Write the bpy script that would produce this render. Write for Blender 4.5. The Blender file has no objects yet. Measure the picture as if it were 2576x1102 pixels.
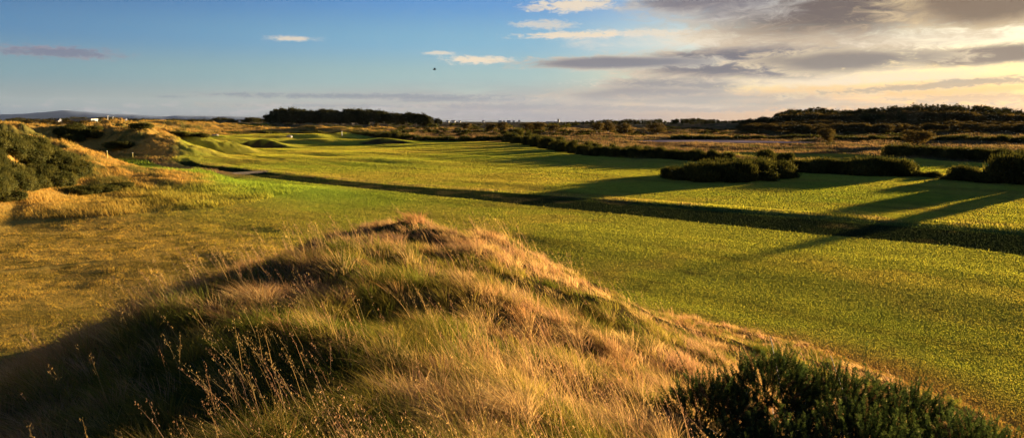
import bpy, math, numpy as np
from mathutils import Vector
R = math.radians
rng = np.random.default_rng(11)
C = bpy.context.scene.collection
sc = bpy.context.scene

# ------------------------------------------------------------------ camera
EYE, F, PITCH, K = 7.0, 683.0, R(8.1), 2.5156
cam = bpy.data.cameras.new('camera'); co = bpy.data.objects.new('camera', cam); C.objects.link(co)
cam.lens = 24.0; cam.sensor_width = 36.0; cam.clip_start = 0.05; cam.clip_end = 100000
co.location = (0, 0, EYE); co.rotation_euler = (R(90) - PITCH, 0, 0); sc.camera = co
sc.view_settings.view_transform = 'Standard'; sc.view_settings.look = 'None'; sc.view_settings.gamma = 1
EXPO = 2.95
sc.view_settings.exposure = EXPO
sc.cycles.max_bounces = 6; sc.cycles.diffuse_bounces = 3; sc.cycles.transmission_bounces = 4
sc.cycles.volume_bounces = 0; sc.cycles.transparent_max_bounces = 6
sc.render.resolution_x = 1024; sc.render.resolution_y = 437

SUN_AZ, SUN_EL = R(50), R(4.2)
SUN = Vector((math.sin(SUN_AZ) * math.cos(SUN_EL), math.cos(SUN_AZ) * math.cos(SUN_EL), math.sin(SUN_EL)))

def ray(X, Y):                         # picture coordinates (2576 wide) -> direction
    a = (X / K - 512) / F; b = -(Y / K - 218.5) / F
    return np.array([a, math.cos(PITCH) + b * math.sin(PITCH), b * math.cos(PITCH) - math.sin(PITCH)])
def azel(X, Y):
    d = ray(X, Y); d = d / np.linalg.norm(d)
    return math.atan2(d[0], d[1]), math.asin(d[2])
def onD(X, Y, D):
    d = ray(X, Y); t = D / d[1]
    return np.array([d[0] * t, D, EYE + d[2] * t])

def s2l(c):
    c = c / 255.0
    return c / 12.92 if c <= 0.04045 else ((c + 0.055) / 1.055) ** 2.4
def lin(r, g, b): return (s2l(r), s2l(g), s2l(b))

# ------------------------------------------------------------------ world
W = bpy.data.worlds.new('World'); sc.world = W; W.use_nodes = True
nt = W.node_tree; nt.nodes.clear(); L = nt.links
BG = 0.1
def SKYC(r, g, b):
    k = 1.0 / (BG * 2 ** EXPO)
    return (s2l(r) * k, s2l(g) * k, s2l(b) * k, 1)
def node(t, **kw):
    n = nt.nodes.new(t)
    for k_, v in kw.items(): setattr(n, k_, v)
    return n
def setin(sock, v):
    if hasattr(v, 'is_linked') or isinstance(v, bpy.types.NodeSocket): L.new(v, sock)
    else: sock.default_value = v
def M(op, a, b=None, c=None, clamp=False):
    n = node('ShaderNodeMath', operation=op, use_clamp=clamp)
    setin(n.inputs[0], a)
    if b is not None: setin(n.inputs[1], b)
    if c is not None: setin(n.inputs[2], c)
    return n.outputs[0]
def SS(x, lo, hi):
    n = node('ShaderNodeMapRange', interpolation_type='SMOOTHSTEP')
    setin(n.inputs[0], x); n.inputs[1].default_value = lo; n.inputs[2].default_value = hi
    n.inputs[3].default_value = 0; n.inputs[4].default_value = 1
    return n.outputs[0]
def MIX(f, a, b):
    n = node('ShaderNodeMix', data_type='RGBA', clamp_factor=True)
    setin(n.inputs[0], f); setin(n.inputs[6], a); setin(n.inputs[7], b)
    return n.outputs[2]
def XYZ(x, y, z=0.0):
    n = node('ShaderNodeCombineXYZ'); setin(n.inputs[0], x); setin(n.inputs[1], y); setin(n.inputs[2], z)
    return n.outputs[0]
def NOISE(vec, scale, detail=5, rough=0.55, dist=0.0):
    n = node('ShaderNodeTexNoise'); L.new(vec, n.inputs['Vector'])
    n.inputs['Scale'].default_value = scale; n.inputs['Detail'].default_value = detail
    n.inputs['Roughness'].default_value = rough; n.inputs['Distortion'].default_value = dist
    return n.outputs[0]
tc = node('ShaderNodeTexCoord')
sep = node('ShaderNodeSeparateXYZ'); L.new(tc.outputs['Generated'], sep.inputs[0])
dx, dy, dz = sep.outputs
az = M('ARCTAN2', dx, dy); el = M('ARCSINE', dz)
sky = node('ShaderNodeTexSky', sky_type='NISHITA', sun_disc=False, sun_elevation=SUN_EL, sun_rotation=SUN_AZ)
sky.altitude = 20; sky.dust_density = 1.2
def ramp(x, stops):
    n = node('ShaderNodeValToRGB'); cr = n.color_ramp; cr.interpolation = 'EASE'
    while len(cr.elements) < len(stops): cr.elements.new(0.5)
    for e, (p, c) in zip(cr.elements, stops):
        e.position = p; e.color = SKYC(*c)
    L.new(x, n.inputs[0]); return n.outputs[0]
elf = M('DIVIDE', el, R(90), clamp=True)
def d(deg): return deg / 90.0
left = ramp(elf, [(0, (108, 124, 146)), (d(1.4), (120, 138, 148)), (d(3.6), (102, 142, 160)), (d(6.4), (66, 122, 170)), (d(10), (38, 92, 154)), (d(40), (26, 62, 118)), (1, (18, 42, 88))])
mid = ramp(elf, [(0, (148, 146, 152)), (d(1.6), (152, 160, 160)), (d(3.6), (136, 172, 180)), (d(6.4), (108, 165, 198)), (d(10), (68, 136, 202)), (d(40), (34, 76, 132)), (1, (18, 42, 88))])
right = ramp(elf, [(0, (212, 148, 80)), (d(1.6), (232, 178, 104)), (d(3.6), (252, 224, 156)), (d(6), (246, 240, 212)), (d(9.5), (190, 208, 212)), (d(40), (58, 92, 135)), (1, (18, 42, 88))])
# angle from the sun in azimuth
ca = M('COSINE', M('SUBTRACT', az, float(SUN_AZ)))          # 1 at the sun
f_lm = SS(ca, math.cos(R(92)), math.cos(R(48)))
f_mr = SS(ca, math.cos(R(50)), math.cos(R(12)))
base_sky = MIX(f_mr, MIX(f_lm, left, mid), right)
skycol = MIX(0.03, base_sky, sky.outputs[0])
# below the horizon
# clouds -------------------------------------------------------------
cv = XYZ(M('MULTIPLY', az, 7.0), M('MULTIPLY', el, 30.0))
n_big = M('SUBTRACT', NOISE(cv, 1.0, 7, 0.6, 0.3), 0.5)
cv2 = XYZ(M('MULTIPLY', az, 30.0), M('MULTIPLY', el, 100.0), 3.0)
n_fine = M('SUBTRACT', NOISE(cv2, 1.0, 8, 0.68, 0.8), 0.5)
cv3 = XYZ(M('MULTIPLY', az, 80.0), M('MULTIPLY', el, 230.0), 7.0)
n_tiny = M('SUBTRACT', NOISE(cv3, 1.0, 6, 0.7, 0.6), 0.5)
sunnear = SS(ca, math.cos(R(55)), math.cos(R(8)))
def cloud_mask(X, Y, rx, ry, slope=0.0, soft=0.45, amp=2.2, fine=2.2, flat=1.0):
    a0, e0 = azel(X, Y)
    k = 1.0 / (K * F)
    a1, _ = azel(X + rx, Y); wx = abs(a1 - a0); wy = ry * k * math.cos(a0)
    da = M('SUBTRACT', az, a0)
    du = M('DIVIDE', da, wx)
    dv = M('DIVIDE', M('SUBTRACT', M('SUBTRACT', el, e0), M('MULTIPLY', da, slope)), wy)
    if flat != 1.0:      # flatter underside
        dv = M('MULTIPLY', dv, M('ADD', 1.0, M('MULTIPLY', M('LESS_THAN', dv, 0.0), flat - 1.0)))
    dd = M('SQRT', M('ADD', M('MULTIPLY', du, du), M('MULTIPLY', dv, dv)))
    nn = M('ADD', M('MULTIPLY', n_big, amp), M('MULTIPLY', n_fine, fine))
    if ry < 14: nn = M('ADD', nn, M('MULTIPLY', n_tiny, 3.2))
    v = M('SUBTRACT', 1.3, M('ADD', dd, nn))
    return v, SS(v, -soft * 0.3, soft)
def add_cloud(sky_in, X, Y, rx, ry, body, rim, op=1.0, **kw):
    v, m = cloud_mask(X, Y, rx, ry, **kw)
    core = SS(M('ADD', v, M('MULTIPLY', n_fine, 2.2)), -.05, 0.8)
    col = MIX(core, SKYC(*rim), SKYC(*body))
    return MIX(M('MULTIPLY', m, op), sky_in, col)
s = skycol
# general veil low over the horizon
veil_n = NOISE(XYZ(M('MULTIPLY', az, 5.0), M('MULTIPLY', el, 60.0), 9.0), 1.0, 6, 0.6, 0.4)
veil_el = M('MULTIPLY', SS(el, R(4.2), R(0.3)), SS(az, R(-26), R(2)))
veil_c = MIX(SS(az, R(0), R(34)), SKYC(142, 136, 146), SKYC(206, 152, 92))
s = MIX(M('MULTIPLY', M('MAXIMUM', SS(veil_n, 0.36, 0.56), M('MULTIPLY', SS(el, R(2.2), R(.4)), .8)), M('MULTIPLY', veil_el, 0.9)), s, veil_c)
warm_w = (255, 240, 205)
# thin bright cream clouds
for (X, Y, rx, ry, op) in [(1850, 98, 340, 22, .8), (1960, 128, 260, 12, .7), (2100, 108, 430, 20, .7), (1650, 82, 130, 9, .7), (1440, 88, 120, 7, .9), (1370, 62, 60, 9, .6),
                           (1200, 150, 78, 8, .95), (1105, 132, 40, 5, .7), (742, 97, 58, 5.5, .75), (1440, 12, 85, 13, .9), (1350, 18, 40, 8, .6),
                           (1900, 205, 330, 12, .6), (2250, 190, 300, 16, .6)]:
    s = add_cloud(s, X, Y, rx, ry, (238, 218, 190), (226, 218, 205), op, soft=.9, amp=2.6, fine=1.4)
# darker bodies
def dark(s, X, Y, rx, ry, body, rim, **kw): return add_cloud(s, X, Y, rx, ry, body, rim, **kw)
s = dark(s, 130, 131, 150, 12, (118, 118, 140), (165, 140, 148), op=.8, soft=.8, amp=1.4, fine=.5)
s = dark(s, 950, 242, 320, 7, (112, 120, 138), (150, 150, 155), op=.8, soft=.8, amp=1.6, fine=.6)
s = dark(s, 1120, 250, 180, 7, (118, 122, 138), (160, 155, 155), op=.7, soft=.8, amp=1.6, fine=.6)
for (X_, Y_, rx_, ry_, bd_) in [(900, 266, 260, 6, (124, 128, 142)), (1350, 268, 300, 9, (134, 130, 142)), (1700, 272, 320, 9, (150, 138, 140)), (2050, 262, 260, 8, (170, 148, 130)), (2350, 272, 260, 8, (176, 142, 108))]:
    s = dark(s, X_, Y_, rx_, ry_, bd_, (176, 160, 150), op=.75, soft=.9, amp=2.2)
s = dark(s, 425, 242, 36, 3, (112, 122, 138), (128, 138, 148), op=.7, soft=.8)
s = dark(s, 1720, 212, 170, 24, (126, 122, 130), (190, 175, 160), op=.9, soft=.6, amp=1.8)
s = dark(s, 1640, 242, 250, 20, (138, 130, 134), (195, 178, 160), op=.9, soft=.7, amp=1.8)
s = dark(s, 1900, 250, 300, 14, (150, 138, 134), (215, 190, 160), op=.7, soft=.9, amp=2.0)
s = dark(s, 2330, 216, 330, 10, (170, 148, 125), (240, 210, 160), op=.85, soft=.7, amp=1.4, slope=.06)
s = dark(s, 2450, 248, 260, 13, (178, 148, 118), (235, 200, 150), op=.7, soft=.9, amp=1.8)
s = dark(s, 2480, 139, 300, 22, (136, 118, 106), (240, 218, 178), op=.98, soft=.6, amp=1.2, slope=.05)
s = dark(s, 1860, 156, 330, 40, (108, 103, 114), (215, 195, 170), op=1, soft=.45, amp=1.1, fine=1.3)
s = dark(s, 1560, 157, 240, 15, (122, 120, 130), (200, 190, 175), op=1, soft=.5, amp=1.2)
s = dark(s, 2120, 152, 240, 27, (134, 122, 116), (235, 212, 175), op=1, soft=.5, amp=1.4)
s = dark(s, 2150, -40, 560, 118, (108, 94, 92), (190, 168, 142), op=1, soft=.6, amp=.6, fine=1.0)
s = dark(s, 1800, -25, 230, 60, (124, 118, 128), (200, 195, 190), op=.9, soft=.6, amp=1.4, fine=1.3)
s = dark(s, 2500, -10, 300, 66, (132, 110, 92), (225, 198, 155), op=1, soft=.6, amp=.8, fine=1.6)
# puffs over the left hills
pm = NOISE(XYZ(M('MULTIPLY', az, 30.0), M('MULTIPLY', el, 120.0), 5.0), 1.0, 5, 0.6)
pmask = M('MULTIPLY', M('MULTIPLY', SS(pm, .5, .66), M('MULTIPLY', SS(el, R(.2), R(.7)), SS(el, R(1.9), R(1.0)))), SS(az, R(8), R(-8)))
s = MIX(M('MULTIPLY', pmask, .55), s, SKYC(176, 168, 172))
# soft general clouds over the unseen part of the sky (behind and above)
up = M('MAXIMUM', dz, 0.06)
gv = XYZ(M('DIVIDE', dx, up), M('DIVIDE', dy, up), 1.0)
gn = NOISE(gv, 0.7, 6, 0.6)
s = MIX(M('MULTIPLY', M('MULTIPLY', SS(gn, .5, .68), SS(el, R(16), R(28))), .7), s, SKYC(128, 122, 128))
bg = node('ShaderNodeBackground'); bg.inputs[1].default_value = BG; L.new(s, bg.inputs[0])
wo = node('ShaderNodeOutputWorld'); L.new(bg.outputs[0], wo.inputs[0])
W.cycles.sampling_method = 'MANUAL'; W.cycles.sample_map_resolution = 512

# ------------------------------------------------------------------ sun
sl = bpy.data.lights.new('sun', 'SUN'); sl.energy = 5.0; sl.angle = R(1.0); sl.color = (1.0, 0.76, 0.46)
so = bpy.data.objects.new('sun', sl); C.objects.link(so); so.rotation_euler = SUN.to_track_quat('Z', 'Y').to_euler()

# ------------------------------------------------------------------ noise in numpy
def _h(ix, iy, seed):
    v = (ix.astype(np.int64) * 374761393 + iy.astype(np.int64) * 668265263 + seed * 1442695041) & 0xffffffff
    v = ((v ^ (v >> 13)) * 1274126177) & 0xffffffff
    return ((v ^ (v >> 16)) & 0xffffff) / float(0xffffff)
def vn(x, y, seed=0):
    x = np.asarray(x, float); y = np.asarray(y, float)
    ix = np.floor(x); iy = np.floor(y); fx = x - ix; fy = y - iy
    fx = fx * fx * fx * (fx * (fx * 6 - 15) + 10); fy = fy * fy * fy * (fy * (fy * 6 - 15) + 10)
    a = _h(ix, iy, seed); b = _h(ix + 1, iy, seed); c = _h(ix, iy + 1, seed); e = _h(ix + 1, iy + 1, seed)
    return (a * (1 - fx) + b * fx) * (1 - fy) + (c * (1 - fx) + e * fx) * fy - 0.5
def fbm(x, y, seed=0, o=4):
    s_, a = 0, 1.0
    for i in range(o):
        s_ = s_ + a * vn(x * 2 ** i + 17.3 * i, y * 2 ** i - 9.1 * i, seed + i); a *= 0.5
    return s_
def sst(x, a, b):
    t = np.clip((x - a) / (b - a), 0, 1); return t * t * (3 - 2 * t)

# ------------------------------------------------------------------ terrain height
BY = [-50, 100, 150, 200, 250, 350, 700, 1500, 2600, 3000, 3300, 1e6]
BZ = [0, 0, .15, .8, 1.5, 2.2, 3.2, 3.7, 3.2, 1.0, -9, -9]
def base(y): return np.interp(y, BY, BZ)
def gp(X, Y):                                # ground point (base terrain) seen at a picture coordinate
    d_ = ray(X, Y); z = 0.0
    if d_[2] > -0.0015: d_[2] = -0.0015
    lo, hi = 5.0, 6000.0
    for _ in range(60):
        m = (lo + hi) / 2
        if EYE + d_[2] * m > base(d_[1] * m): lo = m
        else: hi = m
    return np.array([d_[0] * lo, d_[1] * lo])
def gpoly(pts): return np.array([gp(*p) for p in pts])
def psd(x, y, poly):                         # signed distance, positive inside
    n = len(poly); dmin = np.full(x.shape, 1e18); ins = np.zeros(x.shape, bool)
    for i in range(n):
        ax, ay = poly[i]; bx, by = poly[(i + 1) % n]
        ex, ey = bx - ax, by - ay; L2 = ex * ex + ey * ey + 1e-12
        t = np.clip(((x - ax) * ex + (y - ay) * ey) / L2, 0, 1)
        dd = (x - ax - ex * t) ** 2 + (y - ay - ey * t) ** 2
        dmin = np.minimum(dmin, dd)
        c = ((ay > y) != (by > y)) & (x < (bx - ax) * (y - ay) / (by - ay + 1e-12) + ax)
        ins ^= c
    return np.where(ins, 1, -1) * np.sqrt(dmin)

A_line = gpoly([(3600, 790), (2576, 640), (2400, 618), (2100, 592), (1900, 573), (1700, 551), (1500, 531), (1300, 512), (1100, 492), (900, 471), (780, 461), (660, 447), (600, 438), (520, 426), (440, 415)])
B_line = gpoly([(3600, 690), (2576, 584), (2300, 562), (2000, 541), (1800, 524), (1600, 508), (1400, 492), (1250, 482), (1100, 473), (900, 457), (760, 444), (650, 433), (560, 421), (480, 413), (430, 408)])
EB = (A_line[12] - A_line[1]); EB /= np.linalg.norm(EB); NB = np.array([EB[1], -EB[0]])
if NB[1] < 0: NB = -NB
def sn(p): p = np.asarray(p); return p @ EB, p @ NB
As, An = sn(A_line); Bs, Bn = sn(B_line)
oa = np.argsort(As); ob = np.argsort(Bs); As, An = As[oa], An[oa]; Bs, Bn = Bs[ob], Bn[ob]
S_END = As[-1]
def burn(x, y):
    s_ = x * EB[0] + y * EB[1]; n_ = x * NB[0] + y * NB[1]
    wob = 0.25 * vn(s_ / 3.0, 0 * s_, 77) + .12 * vn(s_ / .9, 0 * s_, 78)
    a = n_ - np.interp(s_, As, An) - wob; b = np.interp(s_, Bs, Bn) - n_ + 0.5 * vn(s_ / 5.0, 0 * s_, 79)
    fade = sst(S_END + 4 - s_, 0, 12)
    return a, b, fade, s_
POND = gpoly([(1600, 352), (1660, 350), (1760, 349), (1860, 350.5), (1960, 354), (2060, 358.5), (1980, 360), (1850, 359.5), (1740, 357.5), (1650, 356)])
POND_Z = 0.95
B1, B2 = gp(655, 373), gp(965, 363)

def P3(X, Y, D): return onD(X, Y, D)
def ridge(*pts): return [P3(*p) for p in pts]
RIDGES = [  # crest points, half-width
    (ridge((300, 306, 158), (345, 317, 142), (374, 333, 130), (412, 352, 123), (446, 390, 117)), 10.0),
    (ridge((120, 322, 150), (200, 328, 136), (253, 315, 142), (300, 306, 158)), 12.0),
    (ridge((345, 322, 165), (425, 331, 152), (480, 336, 150), (522, 347, 150)), 9.0),
    (ridge((-260, 352, 52), (-60, 352, 60), (40, 362, 63), (110, 392, 64), (170, 425, 64), (240, 455, 63), (330, 486, 60)), 14.0),
    (ridge((20, 322, 96), (100, 348, 92), (155, 371, 88), (230, 394, 86), (304, 416, 86), (380, 427, 88)), 8.0),
    (ridge((-300, 300, 190), (-50, 300, 190), (60, 311, 190), (130, 320, 190)), 24.0),
    (ridge((560, 311, 320), (440, 305, 300), (330, 306, 280), (300, 312, 260)), 26.0),
    (ridge((700, 320, 330), (640, 318, 320), (560, 316, 310)), 16.0),
]
def ridge_z(x, y, pts, w, seed):
    best = np.full(x.shape, 1e9); h = np.zeros(x.shape); ws = np.zeros(x.shape)
    for i in range(len(pts) - 1):
        ax, ay, az_ = pts[i]; bx, by, bz = pts[i + 1]
        ex, ey = bx - ax, by - ay; L2 = ex * ex + ey * ey
        t = np.clip(((x - ax) * ex + (y - ay) * ey) / L2, 0, 1)
        dd = np.hypot(x - ax - ex * t, y - ay - ey * t)
        best = np.minimum(best, dd); wt = 1.0 / (dd * dd + 2.0) ** 2.5; h = h + wt * (az_ + (bz - az_) * t); ws = ws + wt
    h = h / ws
    w_ = w * (1 + 0.35 * vn(x / (w * .7), y / (w * .7), seed))
    q = np.clip(best / w_, 0, 1.6)
    prof = np.where(q < 1.6, 0.5 + 0.5 * np.cos(np.pi * q / 1.6), 0)
    return h * prof
SPINE = [(-1.0, -12.0, 5.0), (-1.0, 0.0, 5.35), (-1.7, 6.0, 5.12), (-2.1, 12.4, 4.92)]
PR_R = ([0, 1.5, 3, 5, 7, 9, 11, 13.5, 30], [0, .10, .62, 1.65, 2.65, 3.5, 4.2, 4.8, 5.35])
PR_L = ([0, 1.5, 3, 6, 9, 12, 14.5, 30], [0, .15, .75, 2.05, 3.25, 4.25, 4.8, 5.35])
def mound(x, y):
    best = np.full(x.shape, 1e9); h = np.zeros(x.shape); side = np.zeros(x.shape)
    for i in range(3):
        ax, ay, az_ = SPINE[i]; bx, by, bz = SPINE[i + 1]
        ex, ey = bx - ax, by - ay; L2 = ex * ex + ey * ey
        t = np.clip(((x - ax) * ex + (y - ay) * ey) / L2, 0, 1)
        qx, qy = x - ax - ex * t, y - ay - ey * t
        dd = np.hypot(qx, qy)
        m = dd < best; best = np.where(m, dd, best); h = np.where(m, az_ + (bz - az_) * t, h)
        sd = qx / (dd + 1e-6)
        side = np.where(m, sd, side)
    k = sst(side, -0.5, 0.3)
    dd = best * (1 + .10 * vn(x / 3.5, y / 3.5, 5))
    drop = np.interp(dd, *PR_L) * (1 - k) + np.interp(dd, *PR_R) * k
    z = np.maximum(h - drop, 0)
    near = sst(z, 0, .9)
    z = z + near * ((.42 - .26 * sst(y, 9.5, 12)) * fbm(x / 2.1, y / 2.1, 31, 3) + .20 * vn(x / .7, y / .7, 35))
    # small outcrop tuft on the right shoulder and hollow before it
    z = z + .22 * np.exp(-((x - .05) ** 2 + (y - 12.7) ** 2) / .3) - .38 * np.exp(-((x + .75) ** 2 + (y - 13.3) ** 2) / .5) + .34 * np.exp(-((x + 1.85) ** 2 + (y - 12.8) ** 2) / 1.5) - .35 * sst(x, -.9, 1.4) * np.exp(-((y - 13.0) / 1.6) ** 2)
    return z
FARF = None
def fair_far(x, y):
    return psd(x, y, FARF)
def zfun(x, y):
    x = np.asarray(x, float); y = np.asarray(y, float)
    r = np.hypot(x, y)
    z = base(y)
    land = 1 - sst(y, 2700, 3000)
    flat = sst(r, 14, 40)
    sB = x * EB[0] + y * EB[1]; nB = x * NB[0] + y * NB[1]
    und = .26 * fbm(sB / 24, nB / 8.5, 3, 3) + .05 * fbm(sB / 6, nB / 2.2, 13, 2) * (1 - sst(r, 60, 100)) + .5 * fbm(x / 60, y / 45, 8, 2) * sst(r, 50, 120)
    far = sst(y, 235, 330)
    ff = fair_far(x, y)
    und = und + (1 - sst(ff, -6, 4)) * sst(r, 95, 150) * (.9 * fbm(x / 18, y / 18, 21, 4)) * (1 + far * 1.0)
    left = sst(-x - y * .12, 0, 40) * sst(r, 120, 170)
    und = und + left * np.maximum(0, 3.4 * fbm(x / 34, y / 34, 45, 4) * (1 + .7 * far))
    z = z + und * flat * land
    # woodland hill on the right
    wx, wy, _ = onD(2330, 320, 530)
    z = z + 7.5 * np.exp(-(((x - wx) / 150) ** 2 + ((y - wy) / 62) ** 2))
    # dunes
    for i, (pts, w) in enumerate(RIDGES):
        rz = ridge_z(x, y, pts, w, 60 + i)
        hum = 1 + .22 * fbm(x / (w * .35), y / (w * .35), 90 + i, 3)
        q_ = rz * hum * (1 + .10 * fbm(x / (w * .11), y / (w * .11), 190 + i, 2)); z = np.where(rz > .001, .5 * (z + q_ + np.sqrt((z - q_) ** 2 + .12)) - .17 * np.exp(-(z - q_) ** 2), z)
    # green complex: bunker faces with a turf dome behind each
    for (bx, by), ww, hh in ((B1, 6.0, 2.1), (B2, 6.5, 1.15)):
        u = (x - bx) / ww; v = (y - by)
        dome = hh * np.exp(-u * u * 1.1) * np.where(v > 0, np.exp(-(v / 11) ** 2), 0) * sst(v, 0, 1.3)
        pit = -.35 * np.exp(-u * u * 1.4) * np.exp(-((v + 1.4) / 1.6) ** 2)
        z = z + dome + pit
    gx, gy = gp(560, 366); z = z + 1.5 * np.exp(-(((x - gx) / 8) ** 2 + ((y - gy - 4) / 7) ** 2))
    gx, gy = gp(800, 360); z = z + .5 * np.exp(-(((x - gx) / 26) ** 2 + ((y - gy) / 10) ** 2))
    # pond basin
    pd = psd(x, y, POND)
    k = sst(pd, -7, 1.0); z = z * (1 - k) + (POND_Z - .35) * k
    # burn
    a, b, fade, s_ = burn(x, y)
    lip = .09 * np.exp(-((b + 1.6) / 1.6) ** 2) * fade
    dep = np.minimum(np.minimum(a * 1.6, b * .25 + .3 * sst(b, 0, .6)), 1.95)
    ins = (a > 0) & (b > 0)
    z = np.where(ins, z - dep * fade, z) + lip * (b < 0)
    return np.maximum(z, mound(x, y) + np.minimum(z, .2) * (r < 40))

FARF = gpoly([(446, 413), (462, 385), (500, 364), (540, 350), (620, 346), (700, 344), (900, 346), (1080, 354), (1280, 359), (1400, 380), (1500, 396), (1600, 404), (1700, 402), (1850, 414), (2050, 404), (2240, 398), (2400, 406), (2576, 412), (3300, 440), (3600, 690), (2576, 584), (2300, 562), (2000, 541), (1800, 524), (1600, 508), (1400, 492), (1250, 482), (1100, 473), (900, 457), (760, 444), (650, 433), (560, 421)])
ROUGHL = gpoly([(-900, 470), (0, 478), (150, 470), (330, 480), (520, 530), (700, 585), (860, 640), (700, 720), (0, 960), (-900, 1100)])
GREEN2 = gpoly([(540, 322), (640, 317), (740, 322), (700, 333), (560, 330)])
GREEN3 = gpoly([(60, 340), (100, 330), (180, 331), (190, 337), (120, 341)])
STRIP1 = gpoly([(1830, 386), (2000, 384), (2160, 386), (2240, 392), (2150, 398), (1900, 398)])
_wl = [onD(1862, 320, D_)[:2] for D_ in (292, 400, 520)]; _wr = [onD(2790, 320, D_)[:2] for D_ in (520, 400, 292)]
WOOD = np.array(_wl + _wr)
PALE = gpoly([(395, 407), (440, 400), (452, 412), (420, 416)])

def colfun(x, y):
    x = np.asarray(x, float); y = np.asarray(y, float); r = np.hypot(x, y)
    def mix(a, b, k): return a * (1 - k)[:, None] + np.asarray(b) * k[:, None]
    n1 = fbm(x / 9, y / 9, 101, 4); n2 = fbm(x / 2.2, y / 2.2, 111, 3); n3 = fbm(x / 30, y / 22, 121, 3); nf = fbm(x / .5, y / .5, 131, 2)
    c = np.tile(np.array([.290, .292, .036]), (len(x), 1))
    c = mix(c, [.33, .26, .045], sst(n1 + .5 * n2, -.15, .45) * .7)      # dry
    c = mix(c, [.16, .235, .024], sst(n3 + .4 * n1, .0, .5) * .6)
    st = fbm(x * EB[0] / 14 + y * EB[1] / 14, x * NB[0] / 2.6 + y * NB[1] / 2.6, 171, 3); c = mix(c, [.16, .135, .024], sst(st, .02, .5) * .55)
    wn = fbm(x / .8, y / .35, 181, 3); c = mix(c, [.10, .085, .02], sst(wn + .5 * n2, .3, .6) * .5)         # lush
    a, b, fade, s_ = burn(x, y)
    lush = np.exp(-((a + 7) / 9) ** 2) * sst(s_, As[0] + 40, As[0] + 70)
    c = mix(c, [.15, .26, .024], lush * .75 * (a < 0))
    # left semi-rough, sun bleached
    k = sst(psd(x, y, ROUGHL) + 5 * n1, -9, 8)
    ro = mix(np.tile(np.array([.34, .23, .05]), (len(x), 1)), [.19, .135, .028], sst(n2 + .9 * nf, -.05, .3) * .95)
    ro = mix(ro, [.10, .12, .02], sst(n1 + .3 * n3, .1, .5) * .6)
    c = mix(c, ro, k)
    # outside the mown ground beyond the burn: heath
    ff = fair_far(x, y)
    beyond = (b < 0) & (ff < 0) | (r > 75) & (ff < -1)
    kh = sst(-ff + 2.5 * n2, -1.0, 2.0) * sst(r, 62, 82) * (a > -3)
    # left of the burn end the near fairway continues
    kh = np.where((a < 0), kh * sst(r, 84, 100), kh)
    he = mix(np.tile(np.array([.15, .098, .046]), (len(x), 1)), [.11, .065, .04], sst(n1, -.05, .35))
    he = mix(he, [.05, .055, .018], sst(n2 + n1, -.1, .4) * .85)
    he = mix(he, [.19, .135, .055], sst(n3, .1, .4) * .6)
    c = mix(c, he, kh)
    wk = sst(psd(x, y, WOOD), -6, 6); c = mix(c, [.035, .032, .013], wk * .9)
    # yellow turf showing between the gorse
    for P_ in (GREEN2, GREEN3, STRIP1):
        c = mix(c, [.17, .17, .025], sst(psd(x, y, P_) + 3 * n1, -4, 3))
    # dunes: golden marram with green slacks
    dz = zfun_cache if zfun_cache is not None and len(zfun_cache) == len(x) else zfun(x, y)
    rel = dz - base(y)
    dune = sst(rel, .5, 1.4) * (x < -22 - .0 * y) * (r < 420) * (y > 30) * (1 - sst(ff, -3, 1))
    dn = mix(np.tile(np.array([.34, .21, .05]), (len(x), 1)), [.10, .095, .024], sst(n2 + .8 * n1, -.1, .35) * .9)
    c = mix(c, dn, dune)
    c = mix(c, [.36, .25, .13], sst(psd(x, y, PALE), -3, 1) * (rel < .4))
    # ragged tan fringe along the far lip of the burn
    fr = np.exp(-((b + 1.2) / 1.3) ** 2) * fade * sst(n2 + .7 * vn(s_ / 9, 0 * s_, 151), -.15, .25)
    c = mix(c, [.24, .175, .06], fr * .7)
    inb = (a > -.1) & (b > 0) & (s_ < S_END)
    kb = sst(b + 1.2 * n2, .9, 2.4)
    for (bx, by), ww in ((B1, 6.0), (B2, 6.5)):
        c = mix(c, [.05, .04, .02], sst(1.15 - np.abs((x - bx) / ww), 0, .3) * sst(y - by, -2.6, -1.8) * sst(by + 1.5 - y, 0, .5))  # bunker face and floor: soil brown, darkened to carry their shade
    c = np.where(inb[:, None], mix(mix(mix(np.tile(np.array([.024, .036, .011]), (len(x), 1)), [.07, .095, .022], sst(x, -5, 22)), [.018, .026, .008], kb), [.07, .06, .025], sst(n1 + n2, .2, .6) * .7), c)  # burn bank and bed: ditch shade put into the colour, darker lower down
    # foreground mound thatch
    mz = mound(x, y)
    mk = sst(mz, .05, .8)
    mo = mix(np.tile(np.array([.13, .085, .03]), (len(x), 1)), [.04, .05, .012], sst(n2 + .5 * nf, -.1, .3))
    c = mix(c, mo, mk)
    # trodden brown fringe at the foot of the mound
    md = np.hypot(x + 1.75, y - 12.6)
    ft = np.exp(-((md - 12.4 - 1.2 * n1) / 1.9) ** 2) * (x > -3) * (mz < 1.2)
    c = mix(c, [.26, .135, .045], ft * .8)
    return np.clip(c * (1 + .15 * n2 + .12 * nf)[:, None], .01, .8)
zfun_cache = None

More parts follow.
